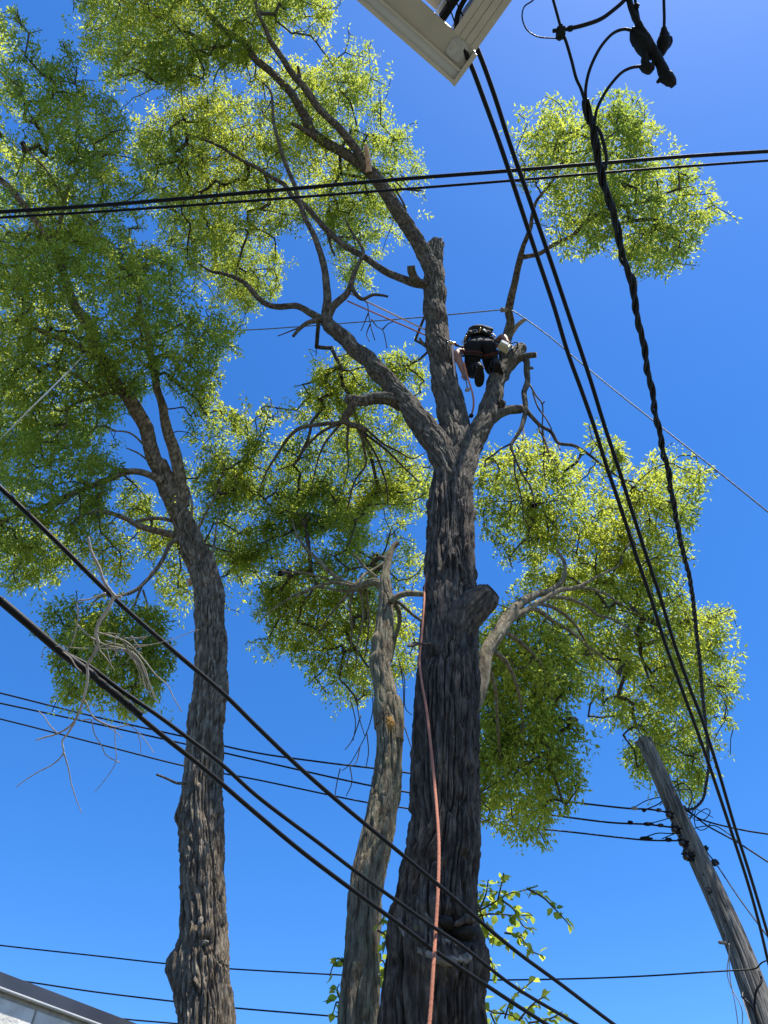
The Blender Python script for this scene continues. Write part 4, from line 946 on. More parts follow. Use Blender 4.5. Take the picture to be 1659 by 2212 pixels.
G1 = [(-150, 2022), (0, 2042), (200, 2064), (373, 2083), (500, 2093), (735, 2106), (900, 2114), (1045, 2117), (1250, 2114), (1400, 2108), (1540, 2099), (1625, 2094)]
G2 = [(-60, 2105), (60, 2121), (200, 2142), (382, 2164), (503, 2177), (730, 2196), (900, 2210)]
G3 = [(180, 2190), (265, 2201), (380, 2211), (500, 2222)]
wire('telephone_wire', zline(G1, 9.2, 7.6), 0.016, 'thin wire low across the picture, ending at the lower part of the pole', group='thin wires low in the sky')
wire('telephone_wire', zline(G2, 9.4, 8.6), 0.018, 'thin wire rising from behind the dark roof edge to the slender trunk', group='thin wires low in the sky')
wire('telephone_wire', zline(G3, 9.4, 9.2), 0.018, 'short thin wire just above the dark roof edge at the bottom', group='thin wires low in the sky')
# lines leaving the pole to the right
wire('power_wire', [(1484, 1752, 9.8), (1510, 1768, 9.7), (1536, 1777, 9.6), (1580, 1788, 9.3), (1620, 1796, 9.1), (1659, 1802, 8.9), (1760, 1824, 8.3)], 0.020, 'upper wire leaving the pole to the right edge')
wire('power_wire', [(1486, 1750, 9.8), (1512, 1772, 9.7), (1530, 1785, 9.6), (1572, 1808, 9.3), (1600, 1824, 9.1), (1659, 1862, 8.8), (1760, 1925, 8.2)], 0.020, 'lower wire leaving the pole to the right edge')
wire('guy_wire', [(1500, 1795, 9.7), (1522, 1833, 9.5), (1548, 1868, 9.2), (1600, 1945, 8.6), (1659, 2024, 8.0), (1720, 2105, 7.4)], 0.016, 'wire with two small clips slanting down to the right of the pole')
for (x, y) in ((1523, 1834), (1544, 1863)):
    o = blob('wire_clip', at(x, y, 9.4), (0.045, 0.03, 0.04), M['connector'], None, x, 0.5, 3, 2.5)
    tagit(o, ('upper' if y < 1850 else 'lower') + ' small black clip on the slanting wire right of the pole', 'clip', 'clips on the slanting wire')
# tangle of loops round the pole head
LOOP = 'loose wires at the pole head'
loops = [([(1370, 1744, 9.6), (1400, 1728, 9.55), (1435, 1722, 9.5), (1450, 1725, 9.5)], 0.012, 'thin wire arching left of the pole head from a clamp'),
         ([(1397, 1748, 9.5), (1425, 1735, 9.45), (1445, 1712, 9.4), (1460, 1698, 9.4), (1474, 1692, 9.4), (1488, 1702, 9.45), (1495, 1716, 9.5), (1493, 1732, 9.6), (1486, 1748, 9.7)], 0.015, 'large black wire loop arching over the pole head'),
         ([(1425, 1740, 9.5), (1450, 1715, 9.45), (1468, 1706, 9.45), (1485, 1708, 9.5), (1490, 1714, 9.5)], 0.010, 'pale thin wire arch inside the large loop'),
         ([(1457, 1755, 9.5), (1475, 1755, 9.45), (1492, 1763, 9.5), (1505, 1772, 9.6), (1525, 1768, 9.65), (1534, 1752, 9.7), (1526, 1747, 9.75), (1510, 1755, 9.75), (1500, 1766, 9.7)], 0.012, 'black wire loop right of the pole head'),
         ([(1395, 1808, 9.4), (1420, 1800, 9.35), (1455, 1800, 9.3), (1475, 1792, 9.3), (1488, 1775, 9.35), (1495, 1756, 9.5), (1500, 1745, 9.6)], 0.014, 'black jumper wire from the lowest insulator up to the twisted cable'),
         ([(1430, 1812, 9.4), (1460, 1800, 9.35), (1490, 1792, 9.35), (1520, 1785, 9.5), (1545, 1784, 9.55), (1572, 1800, 9.4), (1600, 1822, 9.15)], 0.013, 'jumper wire from the lowest insulator across the pole to the right'),
         ([(1400, 1780, 9.5), (1430, 1772, 9.4), (1460, 1764, 9.35), (1490, 1766, 9.4), (1500, 1758, 9.5)], 0.012, 'jumper wire from the middle insulator across the pole'),
         ([(1502, 1750, 9.7), (1500, 1770, 9.65), (1503, 1785, 9.6), (1512, 1793, 9.6), (1525, 1790, 9.6), (1536, 1776, 9.6)], 0.012, 'short black wire loop hanging under the twisted cable end'),
         ([(1482, 1732, 9.7), (1492, 1742, 9.7), (1520, 1755, 9.7), (1540, 1766, 9.6)], 0.009, 'thin straight wire crossing right of the pole head')]
for pts, d_, lb_ in loops: wire('jumper_wire', pts, d_, lb_, group=LOOP, mat='cable_grey' if 'pale' in lb_ else 'cable')
for i, (x, y, w) in enumerate(((1371, 1746, 10), (1391, 1750, 7), (1422, 1750, 9), (1362, 1777, 8), (1400, 1780, 16), (1428, 1783, 9), (1395, 1811, 20), (1444, 1814, 11))):
    o = blob('wire_connector', at(x, y, 9.8), (w * 0.0042, 0.024, 0.024), M['connector'] if i else M['steel'], None, i * 2.0, 0.35, 3, 2.5)
    row = 'top' if y < 1760 else ('middle' if y < 1800 else 'bottom')
    rank = {0: 'pale square connector at the left end of the top wire', 1: 'small dark connector second from left on the top wire', 2: 'dark connector next to the pole on the top wire', 3: 'small dark connector at the left on the middle wire', 4: 'long dark connector in mid span on the middle wire', 5: 'dark connector next to the pole on the middle wire', 6: 'long dark connector at the left on the bottom wire', 7: 'round dark connector next to the pole on the bottom wire'}[i]
    tagit(o, rank, 'connector', 'connectors on the pole wires')

# ------------------------------------------------------------------ the utility pole
pb = at(1655, 2212, 7.55)
pole = thing('utility_pole', (pb.x + 0.17, pb.y, 0), 'weathered grey wooden utility pole leaning left at the right edge', 'pole')
Wp = limb_pts([(1391, 1597, 31, 9.95), (1422, 1667, 34, 9.62), (1454, 1740, 37, 9.3), (1511, 1859, 43, 8.85), (1589, 2032, 51, 8.15), (1624, 2126, 57, 7.8), (1655, 2212, 63, 7.5)])
dirv = Wp[-1, :3] - Wp[-3, :3]; dirv /= abs(dirv[2])
ft = Wp[-1].copy(); ft[:3] += dirv * (ft[2] + 0.2); ft[3] *= 1.1
Wp = np.vstack([Wp, ft])
Wp = np.c_[catmull(Wp, 200)]
def pole_disp(V, P, R, th):
    n, k = len(P), len(th)
    s = np.r_[0, np.cumsum(np.linalg.norm(np.diff(P, axis=0), axis=1))]
    S = np.repeat(s, k); TH = np.tile(th, n)
    q = np.stack([np.cos(TH) * 5, np.sin(TH) * 5, S * 0.55], 1)
    a = np.abs(2 * vnoise(q * 1.3 + 4) - 1); b = vnoise(q * 4 + 9)
    top = (vnoise(np.stack([np.cos(TH) * 2.5, np.sin(TH) * 2.5, TH * 0], 1)) - 0.5) * np.exp(-S / 0.05) * 0.12
    return -0.012 * np.clip(1 - a * 9, 0, 1) + (b - 0.5) * 0.006 + top
Tt, Nn, Bb = frames(Wp[:, :3])
tube('shaft', Wp[:, :3], Wp[:, 3], M['pole'], pole, 96, pole_disp)
def on_pole(x, y, lift=0.0):
    """point on the camera side of the pole"""
    j = int(np.argmin([abs((CY - F * ((p - np.array([0, 0, CAM_H])) @ np.array([0, -SP, CP])) / ((p - np.array([0, 0, CAM_H])) @ np.array([0, CP, SP]))) - y) for p in Wp[:, :3]]))
    c = Wp[j, :3]; r = Wp[j, 3]
    tgt = np.array(at(x, y, 8.0)) - np.array([0, 0, CAM_H]); tgt /= np.linalg.norm(tgt)
    o_ = np.array([0, 0, CAM_H]); t = (c - o_) @ tgt
    p = o_ + tgt * t
    off = p - c; d = np.linalg.norm(off)
    dep = math.sqrt(max(r * r - min(d, r) ** 2, 0.0))
    return Vector(p - tgt * (dep + lift))
for i, (x, y, s) in enumerate(((1390, 1620, 0.013), (1442, 1675, 0.018), (1456, 1718, 0.024), (1500, 1840, 0.02), (1532, 1925, 0.03), (1538, 1870, 0.018), (1568, 1990, 0.02), (1572, 2002, 0.014), (1618, 2050, 0.026), (1540, 1965, 0.012), (1566, 2020, 0.016), (1520, 1890, 0.012), (1560, 1965, 0.014))):
    blob('knot', on_pole(x, y, -0.004), (s, s * 0.6, s * 1.4), M['knot'], pole, i * 3.0, 0.4, 2)
for i, (x, y) in enumerate(((1446, 1756), (1458, 1788), (1474, 1816), (1483, 1846), (1478, 1751))):
    side = -1 if i < 4 else 1
    c = at(x - (2 if i < 4 else 0), y, 9.15 - 0.12 * i if i < 4 else 9.45)
    for k in (-1, 1):
        d_ = Vector((0.3, 0.2, 1)).normalized() * 0.035 * k
        Pn = [c + d_ - Vector((0.3, 0.2, 1)).normalized() * 0.025, c + d_, c + d_ + Vector((0.3, 0.2, 1)).normalized() * 0.025]
        tube('insulator', Pn, [0.026, 0.036, 0.026], M['insulator'], pole, 14)
    frame_box('bracket', c + Vector((0.06 * -side, 0.05, 0)), (X, Vector((0, 1, 0)), Vector((0, 0, 1))), (0.10, 0.04, 0.10), M['connector'], pole, 0.012)
    tube('bolt', [c + Vector((-0.05 * -side, -0.02, 0)), c + Vector((0.12 * -side, 0.03, 0))], [0.012, 0.012], M['connector'], pole, 6)
o = tube('step_peg', [on_pole(1575, 2038, -0.05), on_pole(1575, 2038, 0) + Vector((-0.11, -0.03, 0.0))], [0.018, 0.018], M['cut_wood'], pole, 10)
for k, pts in enumerate(([(1575, 2038), (1578, 2075), (1580, 2120), (1590, 2170), (1598, 2230)], [(1575, 2060), (1572, 2100), (1578, 2130), (1600, 2180), (1605, 2230)], [(1612, 2130), (1606, 2150), (1618, 2190), (1630, 2230)])):
    Wv = catmull(limb_pts([(x, y, 2.2) for x, y in pts], 7.75, 7.3), 40); Wv = wobble(Wv, 0.06, k * 5.0)
    o = tube('dead_vine', Wv[:, :3], Wv[:, 3], M['dead_twig'], None, 5); tagit(o, ['dry vine strand hanging from the wooden peg on the pole', 'looser dry vine strand left of the pole foot', 'dry vine strand lying against the pole'][k], 'vine', 'dry vines on the pole')
wire('pole_cable', [(1602, 2152, 7.5), (1618, 2168, 7.4), (1632, 2190, 7.35), (1640, 2230, 7.3)], 0.022, 'black cable curving down beside the pole at the bottom right corner')
wire('pole_cable', [(1640, 2098, 7.5), (1645, 2120, 7.4), (1634, 2140, 7.35), (1630, 2175, 7.3), (1640, 2230, 7.3)], 0.022, 'black cable strapped down the face of the pole')
wire('pole_cable', [(1625, 2094, 7.55), (1636, 2090, 7.5), (1645, 2080, 7.5), (1670, 2070, 7.5)], 0.014, 'short black wire from the pole to the right edge')

# ------------------------------------------------------------------ ropes
def rope(name, pts, dia, label, mat='rope', n=140, group=None):
    P = wire_pts(pts, n)
    o = tube(name, P, dia / 2 * (1 + 0.10 * np.sin(np.arange(n) * 2.4)), M[mat], None, 9)
    return tagit(o, label, 'rope', group)
rope('climbing_rope', [(958, 1150, 8.35), (930, 1215, 7.95), (919, 1262, 7.6), (916, 1306, 7.2), (911, 1373, 6.8), (906, 1426, 6.4), (910, 1466, 6.1), (920, 1523, 5.75), (930, 1606, 5.25), (935.5, 1659, 5.0), (943, 1742, 4.6), (948, 1826, 4.3), (946, 1926, 4.0), (941, 2012, 3.8), (936, 2092, 3.6), (928, 2206, 3.4), (915, 2330, 3.2)], 0.0185, 'long salmon pink rope hanging down in front of the thickest trunk', n=400)
RP = 'two taut pink ropes'
rope('climbing_rope', [(757, 634, 12.2), (800, 655, 12.15), (860, 684, 12.1), (915, 711, 12.0), (968, 738, 11.6)], 0.026, 'upper of two taut pink ropes from the left limb behind the forked stem', 'rope_pale', group=RP)
rope('climbing_rope', [(750, 650, 12.2), (800, 672, 12.15), (860, 698, 12.1), (915, 722, 12.0), (968, 742, 11.6)], 0.024, 'lower of two taut pink ropes from the left limb behind the forked stem', 'rope', group=RP)
rope('rope_tail', [(978, 742, 10.95), (979, 770, 10.8), (982, 800, 10.7), (982, 824, 10.6)], 0.030, 'pale rope hanging straight beside the bare arm of the climber', 'rope_pale', n=60)
rope('rope_tail', [(1002, 784, 10.6), (1006, 800, 10.5), (1010, 816, 10.45), (1016, 834, 10.4), (1021, 852, 10.35), (1023, 874, 10.3), (1019, 896, 10.25)], 0.026, 'curved pinkish rope tail dangling below the hand of the climber', 'rope', n=80)
o = blob('rope_snap', at(1018, 898, 10.25), (0.032, 0.03, 0.032), M['harness'], None, 3.0, 0.3); tagit(o, 'dark metal snap at the lower end of the dangling rope tail', 'carabiner')
rope('lanyard', [(1003, 805, 10.55), (1006, 818, 10.5), (1009, 836, 10.45)], 0.018, 'short grey lanyard hanging from the hand of the climber', 'line_grey', n=40)
o = blob('lanyard_weight', at(1010, 842, 10.45), (0.036, 0.03, 0.032), M['steel'], None, 7.0, 0.35); tagit(o, 'small metal weight at the end of the short lanyard', 'weight')
rope('guide_line', [(180, 742, 13.6), (330, 729, 13.3), (450, 718, 13.1), (600, 709, 12.9), (760, 697, 12.8), (915, 685, 12.4), (1000, 677, 11.9), (1090, 668.5, 11.5)], 0.020, 'thin dark line running level from the left crown to the upper right limb', 'line_grey', n=160)
rope('guide_line', [(1103, 670, 11.5), (1112, 674, 11.45), (1180, 722, 11.2), (1250, 780, 10.9), (1330, 845, 10.4), (1410, 908, 9.9), (1470, 955, 9.5), (1560, 1026, 9.0), (1659, 1106, 8.5), (1800, 1222, 7.9)], 0.019, 'thin grey line slanting from the upper right limb down to the right edge', 'line_grey', n=160)
rope('guide_line', [(185, 763, 11.4), (160, 790, 11.1), (110, 840, 10.8), (73, 876, 10.7), (30, 920, 10.9), (0, 950, 11.1), (-60, 1010, 11.3)], 0.022, 'pale thin line slanting through the left crown', 'line_white', n=60)

# ------------------------------------------------------------------ dead branch caught on the cables
db = thing('dead_branch', at(200, 1400, 3.15), 'bare grey branch caught hanging on the three slanting cables at left', 'branch')
ZD = 3.06
def dtw(pts, w0, w1, name='twig', z=ZD, dz=0.0):
    A = [(x, y, w0 + (w1 - w0) * i / (len(pts) - 1), z + dz * i / (len(pts) - 1)) for i, (x, y) in enumerate(pts)]
    Wd_ = catmull(limb_pts(A), max(10, len(pts) * 6)); Wd_ = wobble(Wd_, 0.010, pts[0][0] * 0.37)
    return tube(name, Wd_[:, :3], Wd_[:, 3] * (1 + 0.12 * np.sin(np.arange(len(Wd_)) * 1.7)), M['dead_twig'], db, 7)
dtw([(190, 1160), (198, 1192), (216, 1228), (223, 1251), (235, 1270), (251, 1288), (262, 1288)], 5.5, 8, 'main_stem')
dtw([(247, 1286), (232, 1317), (216, 1340), (208, 1366), (213, 1387), (204, 1410), (188, 1436)], 8.5, 7, 'main_stem')
dtw([(188, 1436), (190, 1469), (183, 1504), (169, 1546), (153, 1567), (124, 1584), (99, 1591), (78, 1598)], 6.5, 3, 'main_stem')
dtw([(162, 1560), (146, 1586), (136, 1600), (138, 1626), (117, 1649), (82, 1668), (52, 1687), (35, 1700)], 4.5, 1.6)
dtw([(138, 1626), (148, 1661), (154, 1692), (165, 1728), (177, 1759)], 3.2, 1.4)
dtw([(124, 1584), (110, 1570), (95, 1548), (82, 1535)], 3, 1.5)
dtw([(228, 1281), (195, 1293), (167, 1299), (169, 1324), (167, 1347), (163, 1366), (153, 1394), (136, 1408)], 4, 3)
dtw([(167, 1350), (192, 1373), (228, 1392), (263, 1399), (289, 1408), (307, 1429), (319, 1457), (321, 1490)], 3.4, 2)
dtw([(211, 1366), (244, 1375), (275, 1387), (310, 1424), (338, 1460), (361, 1481), (375, 1509), (392, 1539)], 3.0, 2)
dtw([(90, 1425), (96, 1401), (180, 1400), (286, 1399), (375, 1380), (410, 1366), (430, 1360)], 1.6, 1.6)
dtw([(184, 1513), (199, 1546), (216, 1558), (249, 1570), (279, 1567), (296, 1579), (314, 1600), (333, 1628)], 3.2, 1.5)
dtw([(175, 1556), (197, 1556), (204, 1584), (221, 1612), (230, 1631), (260, 1647)], 2.6, 2.2)
dtw([(249, 1572), (248, 1610), (249, 1645), (230, 1678), (204, 1710)], 2.2, 1.3)
dtw([(200, 1552), (225, 1566), (250, 1582), (266, 1597)], 2.2, 1.4)
dtw([(136, 1408), (152, 1420), (165, 1440), (176, 1450)], 3, 2)
dtw([(296, 1579), (303, 1605), (304, 1632)], 2, 1.3)
dtw([(262, 1286), (310, 1262), (330, 1232)], 3.2, 1.8)
r3 = random.Random(5)
for k in range(22):
    x, y = r3.uniform(195, 290), r3.uniform(1372, 1412)
    L = r3.uniform(18, 60); a = r3.uniform(-0.3, 1.0) if k % 3 else r3.uniform(1.2, 2.2)
    dtw([(x, y), (x + L * 0.5 * math.cos(a), y + L * 0.5 * math.sin(a) + r3.uniform(-6, 6)), (x + L * math.cos(a), y + L * math.sin(a))], 2.4, 1.3)
for k in range(6):
    x = 285 + k * 5; dtw([(x - 20, 1402 + k * 2), (x, 1420 + 4 * k), (x + 14, 1450 + 5 * k), (x + 18 + 3 * k, 1480 + 8 * k)], 2.4, 1.4)
# ------------------------------------------------------------------ house whose canopy corner hangs overhead
HC = 6.35
def xy(v): return Vector((v[0], v[1]))
c0 = xy(at_h(980, 181, HC)); pl = xy(at_h(773, 0, HC)); pr = xy(at_h(1097, 0, HC))
dL = (pl - c0).normalized(); dR = Vector((-dL.y, dL.x))
if dR.dot(pr - c0) < 0: dR = -dR
def loc2(vx, vy, h=HC):
    d = xy(at_h(vx, vy, h)) - c0; return d.dot(dL), d.dot(dR)
def pt(a, b): return c0 + dL * a + dR * b
def quad(a0, a1, b0, b1): return [pt(a0, b0), pt(a1, b0), pt(a1, b1), pt(a0, b1)]
house = thing('house', (pt(4, 3).x, pt(4, 3).y, 0), 'beige canopy corner of the house overhead, with a pale gutter', 'house')
g0 = loc2(996, 151)[1]                      # gutter width
s1 = loc2(979, 69)[1]                       # inner edge of the soffit board
r1 = loc2(979, 69)[0]                       # inner edge of the end beam
AL = 2.4
prism('gutter_lip', quad(-0.004, AL, -0.004, g0 * 0.22), HC - 0.012, HC + 0.13, M['trim'], house, 0.004)
prism('gutter_bottom', quad(0.012, AL, g0 * 0.22 - 0.006, g0 * 0.80 + 0.006), HC + 0.008, HC + 0.10, M['gutter_white'], house, 0.004)
prism('gutter_lip', quad(0.010, AL, g0 * 0.80 + 0.002, g0), HC - 0.006, HC + 0.13, M['trim'], house, 0.004)
prism('soffit_board', quad(0.012, AL, g0 - 0.008, s1 + 0.006), HC + 0.014, HC + 0.06, M['panel'], house, 0.004)
prism('end_cap', quad(-0.012, 0.013, -0.006, s1 * 0.98), HC - 0.015, HC + 0.14, M['trim'], house, 0.002)
nfl = 4
for k in range(nfl):
    w = (r1 - 0.0) / nfl
    prism('beam_strip', quad(k * w + 0.0025, (k + 1) * w, s1 + 0.003, 4.2), HC + 0.016 - (0.003 if k % 2 else 0.0), HC + 0.021, M['trim'], house, 0.001)
prism('beam_core', quad(0.006, r1 - 0.004, s1 + 0.004, 4.2), HC + 0.022, HC + 0.20, M['panel'], house)
ra, rb = loc2(948, 40, HC + 0.2)
prism('rafter', quad(ra - 0.02, ra + 0.015, s1 + 0.002, 4.2), HC + 0.07, HC + 0.24, M['connector'], house, 0.003)
prism('ceiling_panel', quad(ra + 0.04, AL, s1 + 0.01, 4.2), HC + 0.17, HC + 0.20, M['panel'], house, 0.003)
prism('trim_strip', quad(ra + 0.34, ra + 0.37, s1 + 0.01, 4.2), HC + 0.145, HC + 0.168, M['connector'], house, 0.002)
prism('trim_strip', quad(ra + 0.016, ra + 0.036, s1 + 0.002, 4.2), HC + 0.16, HC + 0.20, M['gutter_white'], house, 0.002)
prism('fascia', quad(ra + 0.04, AL, 0.0, 0.03), HC + 0.135, HC + 0.20, M['trim'], house, 0.003)
# chalky plate on the beam end
pc = at_h(988, 108, HC)
def plate():
    a, b = loc2(988, 108); n = 40; V = []
    for zz in (HC + 0.006, HC + 0.017):
        for i in range(n):
            t = 2 * math.pi * i / n
            ca, sa = math.cos(t), math.sin(t)
            u = math.copysign(abs(ca) ** 0.6, ca) * 0.062; v = math.copysign(abs(sa) ** 0.6, sa) * 0.050
            q = pt(a + u * 0.85, b + v); V.append((q.x, q.y, zz))
    Q = [[i, (i + 1) % n, n + (i + 1) % n, n + i] for i in range(n)]
    V += [(pc.x, pc.y, HC + 0.004), (pc.x, pc.y, HC + 0.017)]
    T = [[i, 2 * n, (i + 1) % n] for i in range(n)] + [[n + i, n + (i + 1) % n, 2 * n + 1] for i in range(n)]
    link('cover_plate', mesh_np('cover_plate', V, Q, T, False), M['plate'], house)
plate()
# walls and roof of the house behind the viewer
prism('wall', quad(AL - 0.1, 9.0, 0.35, 9.0), 0, HC + 0.05, M['siding'], house)
prism('roof', quad(AL - 0.02, 9.3, 0.05, 9.3), HC + 0.21, HC + 0.36, M['shingle'], house)

# ------------------------------------------------------------------ white garage at the lower left
HG = at(0, 2098, 4.0).z
ga, gb = xy(at_h(0, 2098, HG)), xy(at_h(298, 2212, HG))
gd = (gb - ga).normalized(); gn = Vector((gd.y, -gd.x))
if gn.dot(-ga) < 0: gn = -gn                      # faces the viewer
g_lo = ga - gd * 1.3; g_hi = gb + gd * 0.35
gar = thing('garage', (ga.x - 1.5, ga.y + 1, 0), 'white block garage with a dark metal roof edge at the lower left', 'garage')
flash_h = 0.062
def strip(p, q, n0, n1): return [p + gn * n0, q + gn * n0, q + gn * n1, p + gn * n1]
prism('roof_flashing', strip(g_lo, g_hi, -0.02, 0.0), HG - flash_h, HG, M['flashing'], gar, 0.002)
prism('flashing_cap', strip(g_lo, g_hi, -0.30, -0.021), HG - 0.012, HG - 0.002, M['flashing'], gar)
prism('drip_edge', strip(g_lo, g_hi, -0.026, 0.004), HG - flash_h - 0.010, HG - flash_h - 0.001, M['gutter_white'], gar, 0.002)
wy = -0.028
prism('wall_core', strip(g_lo, g_hi, -3.4, wy - 0.012), 0, HG - 0.03, M['mortar'], gar)
prism('roof', strip(g_lo, g_hi, -3.5, -0.301), HG - 0.028, HG - 0.014, M['shingle'], gar)
tot = (g_hi - g_lo).length
zt = HG - flash_h - 0.03
row = 0; rb_ = random.Random(3)
while zt > HG - 1.15:
    hh = 0.195; x = -0.2 if row % 2 else 0.0
    while x < tot:
        L = 0.40; x0, x1 = max(x, 0) + 0.005, min(x + L, tot) - 0.005
        if x1 - x0 > 0.05:
            o = prism('block', strip(g_lo + gd * x0, g_lo + gd * x1, wy - 0.06, wy + rb_.uniform(-0.004, 0.004)), zt - hh + 0.005, zt - 0.005, M['white_wall'], gar, 0.006)
        x += L
    zt -= hh; row += 1
prism('wall_lower', strip(g_lo, g_hi, wy - 0.06, wy), 0, zt - 0.004, M['white_wall'], gar)
# ------------------------------------------------------------------ the climber
def skin_mesh(name, J, E, mat, parent, sub=2, root=0):
    """J: list of (point, rx, ry); E: edges; one continuous surface grown over the joints"""
    me = bpy.data.meshes.new(name)
    me.from_pydata([tuple(j[0]) for j in J], E, []); me.update()
    ob = bpy.data.objects.new(name + '_tmp', me); COL.objects.link(ob)
    md = ob.modifiers.new('skin', 'SKIN'); md.use_smooth_shade = True; md.branch_smoothing = 0.6
    for i, sv in enumerate(me.skin_vertices[0].data):
        sv.radius = (J[i][1], J[i][2]); sv.use_root = (i == root)
    if sub: ob.modifiers.new('sub', 'SUBSURF').levels = sub
    dg = bpy.context.evaluated_depsgraph_get()
    m2 = bpy.data.meshes.new_from_object(ob.evaluated_get(dg)); m2.name = name
    bpy.data.objects.remove(ob, do_unlink=True)
    for p in m2.polygons: p.use_smooth = True
    m2.materials.clear()
    return link(name, m2, mat, parent)
def w(x, y, h): return Vector((x, y, h + CAM_H))
pel = w(1.36, 5.20, 9.92); belly = w(1.365, 5.30, 10.02); chest = w(1.37, 5.46, 10.17); neck = w(1.37, 5.56, 10.34); head = w(1.37, 5.63, 10.50)
hipL, kneeL, ankL, toeL = w(1.255, 5.21, 9.88), w(1.245, 5.50, 9.60), w(1.295, 5.22, 9.30), w(1.30, 5.40, 9.235)
hipR, kneeR, ankR, toeR = w(1.47, 5.21, 9.88), w(1.56, 5.55, 9.72), w(1.565, 5.30, 9.56), w(1.60, 5.44, 9.47)
shL, shR = w(1.20, 5.44, 10.16), w(1.54, 5.44, 10.16)
elL = at(985, 762, 10.85); wrL = at(1000, 801, 10.62); haL = at(1004, 813, 10.55)
elR = at(1086, 727, 11.1); wrR = at(1093, 733, 10.92); haR = at(1096, 738, 10.85)
person = thing('person', pel - Vector((0, 0, 0.6)), 'climber in dark work clothes and harness bent over the right limb, seen from below', 'person')
J = [(pel, .09, .09), (belly, .10, .09), (chest, .12, .09), (neck, .055, .055), (head, .085, .095),
     (hipL, .06, .06), (kneeL, .045, .045), (ankL, .035, .035), (toeL, .025, .02),
     (hipR, .06, .06), (kneeR, .045, .045), (ankR, .035, .035), (toeR, .025, .02),
     (shL, .06, .06), (elL, .062, .062), (wrL, .040, .040), (haL, .040, .030),
     (shR, .06, .06), (elR, .058, .058), (wrR, .038, .038), (haR, .030, .022)]
E = [(0, 1), (1, 2), (2, 3), (3, 4), (0, 5), (5, 6), (6, 7), (7, 8), (0, 9), (9, 10), (10, 11), (11, 12), (2, 13), (13, 14), (14, 15), (15, 16), (2, 17), (17, 18), (18, 19), (19, 20)]
def fingers(hand, frm, base_i, sgn):
    d = (hand - frm).normalized(); sd_ = d.cross(Vector((0, 1, 0))).normalized(); up_ = sd_.cross(d)
    for k in range(4):
        L = (0.034, 0.040, 0.038, 0.030)[k]
        r0 = hand + sd_ * (k - 1.5) * 0.017 + d * 0.018
        a = r0 + d * L * 0.7 + up_ * 0.006 * sgn; b = a + (d * 0.5 + up_ * 0.8 * sgn) * L * 0.7
        i = len(J); J.extend([(r0, .0095, .0095), (a, .0085, .0085), (b, .007, .007)]); E.extend([(base_i, i), (i, i + 1), (i + 1, i + 2)])
    r0 = hand - d * 0.012 - sd_ * 0.03; a = r0 + (d * 0.6 - sd_ * 0.5) * 0.03; b = a + (d + up_ * 0.6 * sgn) * 0.022
    i = len(J); J.extend([(r0, .011, .011), (a, .0095, .0095), (b, .008, .008)]); E.extend([(base_i, i), (i, i + 1), (i + 1, i + 2)])
fingers(haL, wrL, 16, 1); fingers(haR, wrR, 20, 1)
skin_mesh('body', J, E, M['skin'], person)
fd = (neck - chest).normalized()
# clothes: trousers and shirt as one surface each, following the body
mid = lambda a, b, t: a + (b - a) * t
bum = w(1.362, 5.17, 9.93)
JT = [(bum, .235, .20), (w(1.365, 5.27, 10.04), .225, .19), (w(1.27, 5.175, 9.84), .165, .16), (mid(hipL, kneeL, .5), .130, .125), (kneeL, .105, .105), (mid(kneeL, ankL, .5), .095, .095), (mid(kneeL, ankL, .88), .085, .085),
      (w(1.46, 5.175, 9.84), .165, .16), (mid(hipR, kneeR, .5), .132, .128), (kneeR, .108, .108), (mid(kneeR, ankR, .5), .098, .098), (mid(kneeR, ankR, .88), .088, .088)]
skin_mesh('trousers', JT, [(0, 1), (0, 2), (2, 3), (3, 4), (4, 5), (5, 6), (0, 7), (7, 8), (8, 9), (9, 10), (10, 11)], M['trousers'], person)
JS = [(w(1.365, 5.25, 10.03), .215, .18), (chest, .22, .17), (mid(chest, neck, .6), .10, .09), (shL, .10, .10), (mid(shL, elL, .45), .085, .085), (shR, .10, .10), (mid(shR, elR, .5), .085, .085)]
skin_mesh('shirt', JS, [(0, 1), (1, 2), (1, 3), (3, 4), (1, 5), (5, 6)], M['shirt'], person)
# helmet and hair
blob('hair', head + Vector((0, -0.01, 0.0)), (0.092, 0.10, 0.10), M['hair'], person, 2.0, 0.06)
hm = blob('helmet', head + Vector((0, 0.03, 0.035)), (0.118, 0.125, 0.105), M['helmet'], person, 1.0, 0.02)
# face looks down at the cut
for sx in (-1, 1):
    blob('eye', head + Vector((0.03 * sx, 0.075, -0.05)), (0.012, 0.012, 0.012), M['plate'], person, 1, 0.0, 2)
    blob('ear', head + Vector((0.088 * sx, 0.0, -0.02)), (0.012, 0.022, 0.03), M['skin'], person, 1, 0.1, 2)
blob('nose', head + Vector((0, 0.095, -0.065)), (0.014, 0.02, 0.02), M['skin'], person, 1, 0.1, 2)
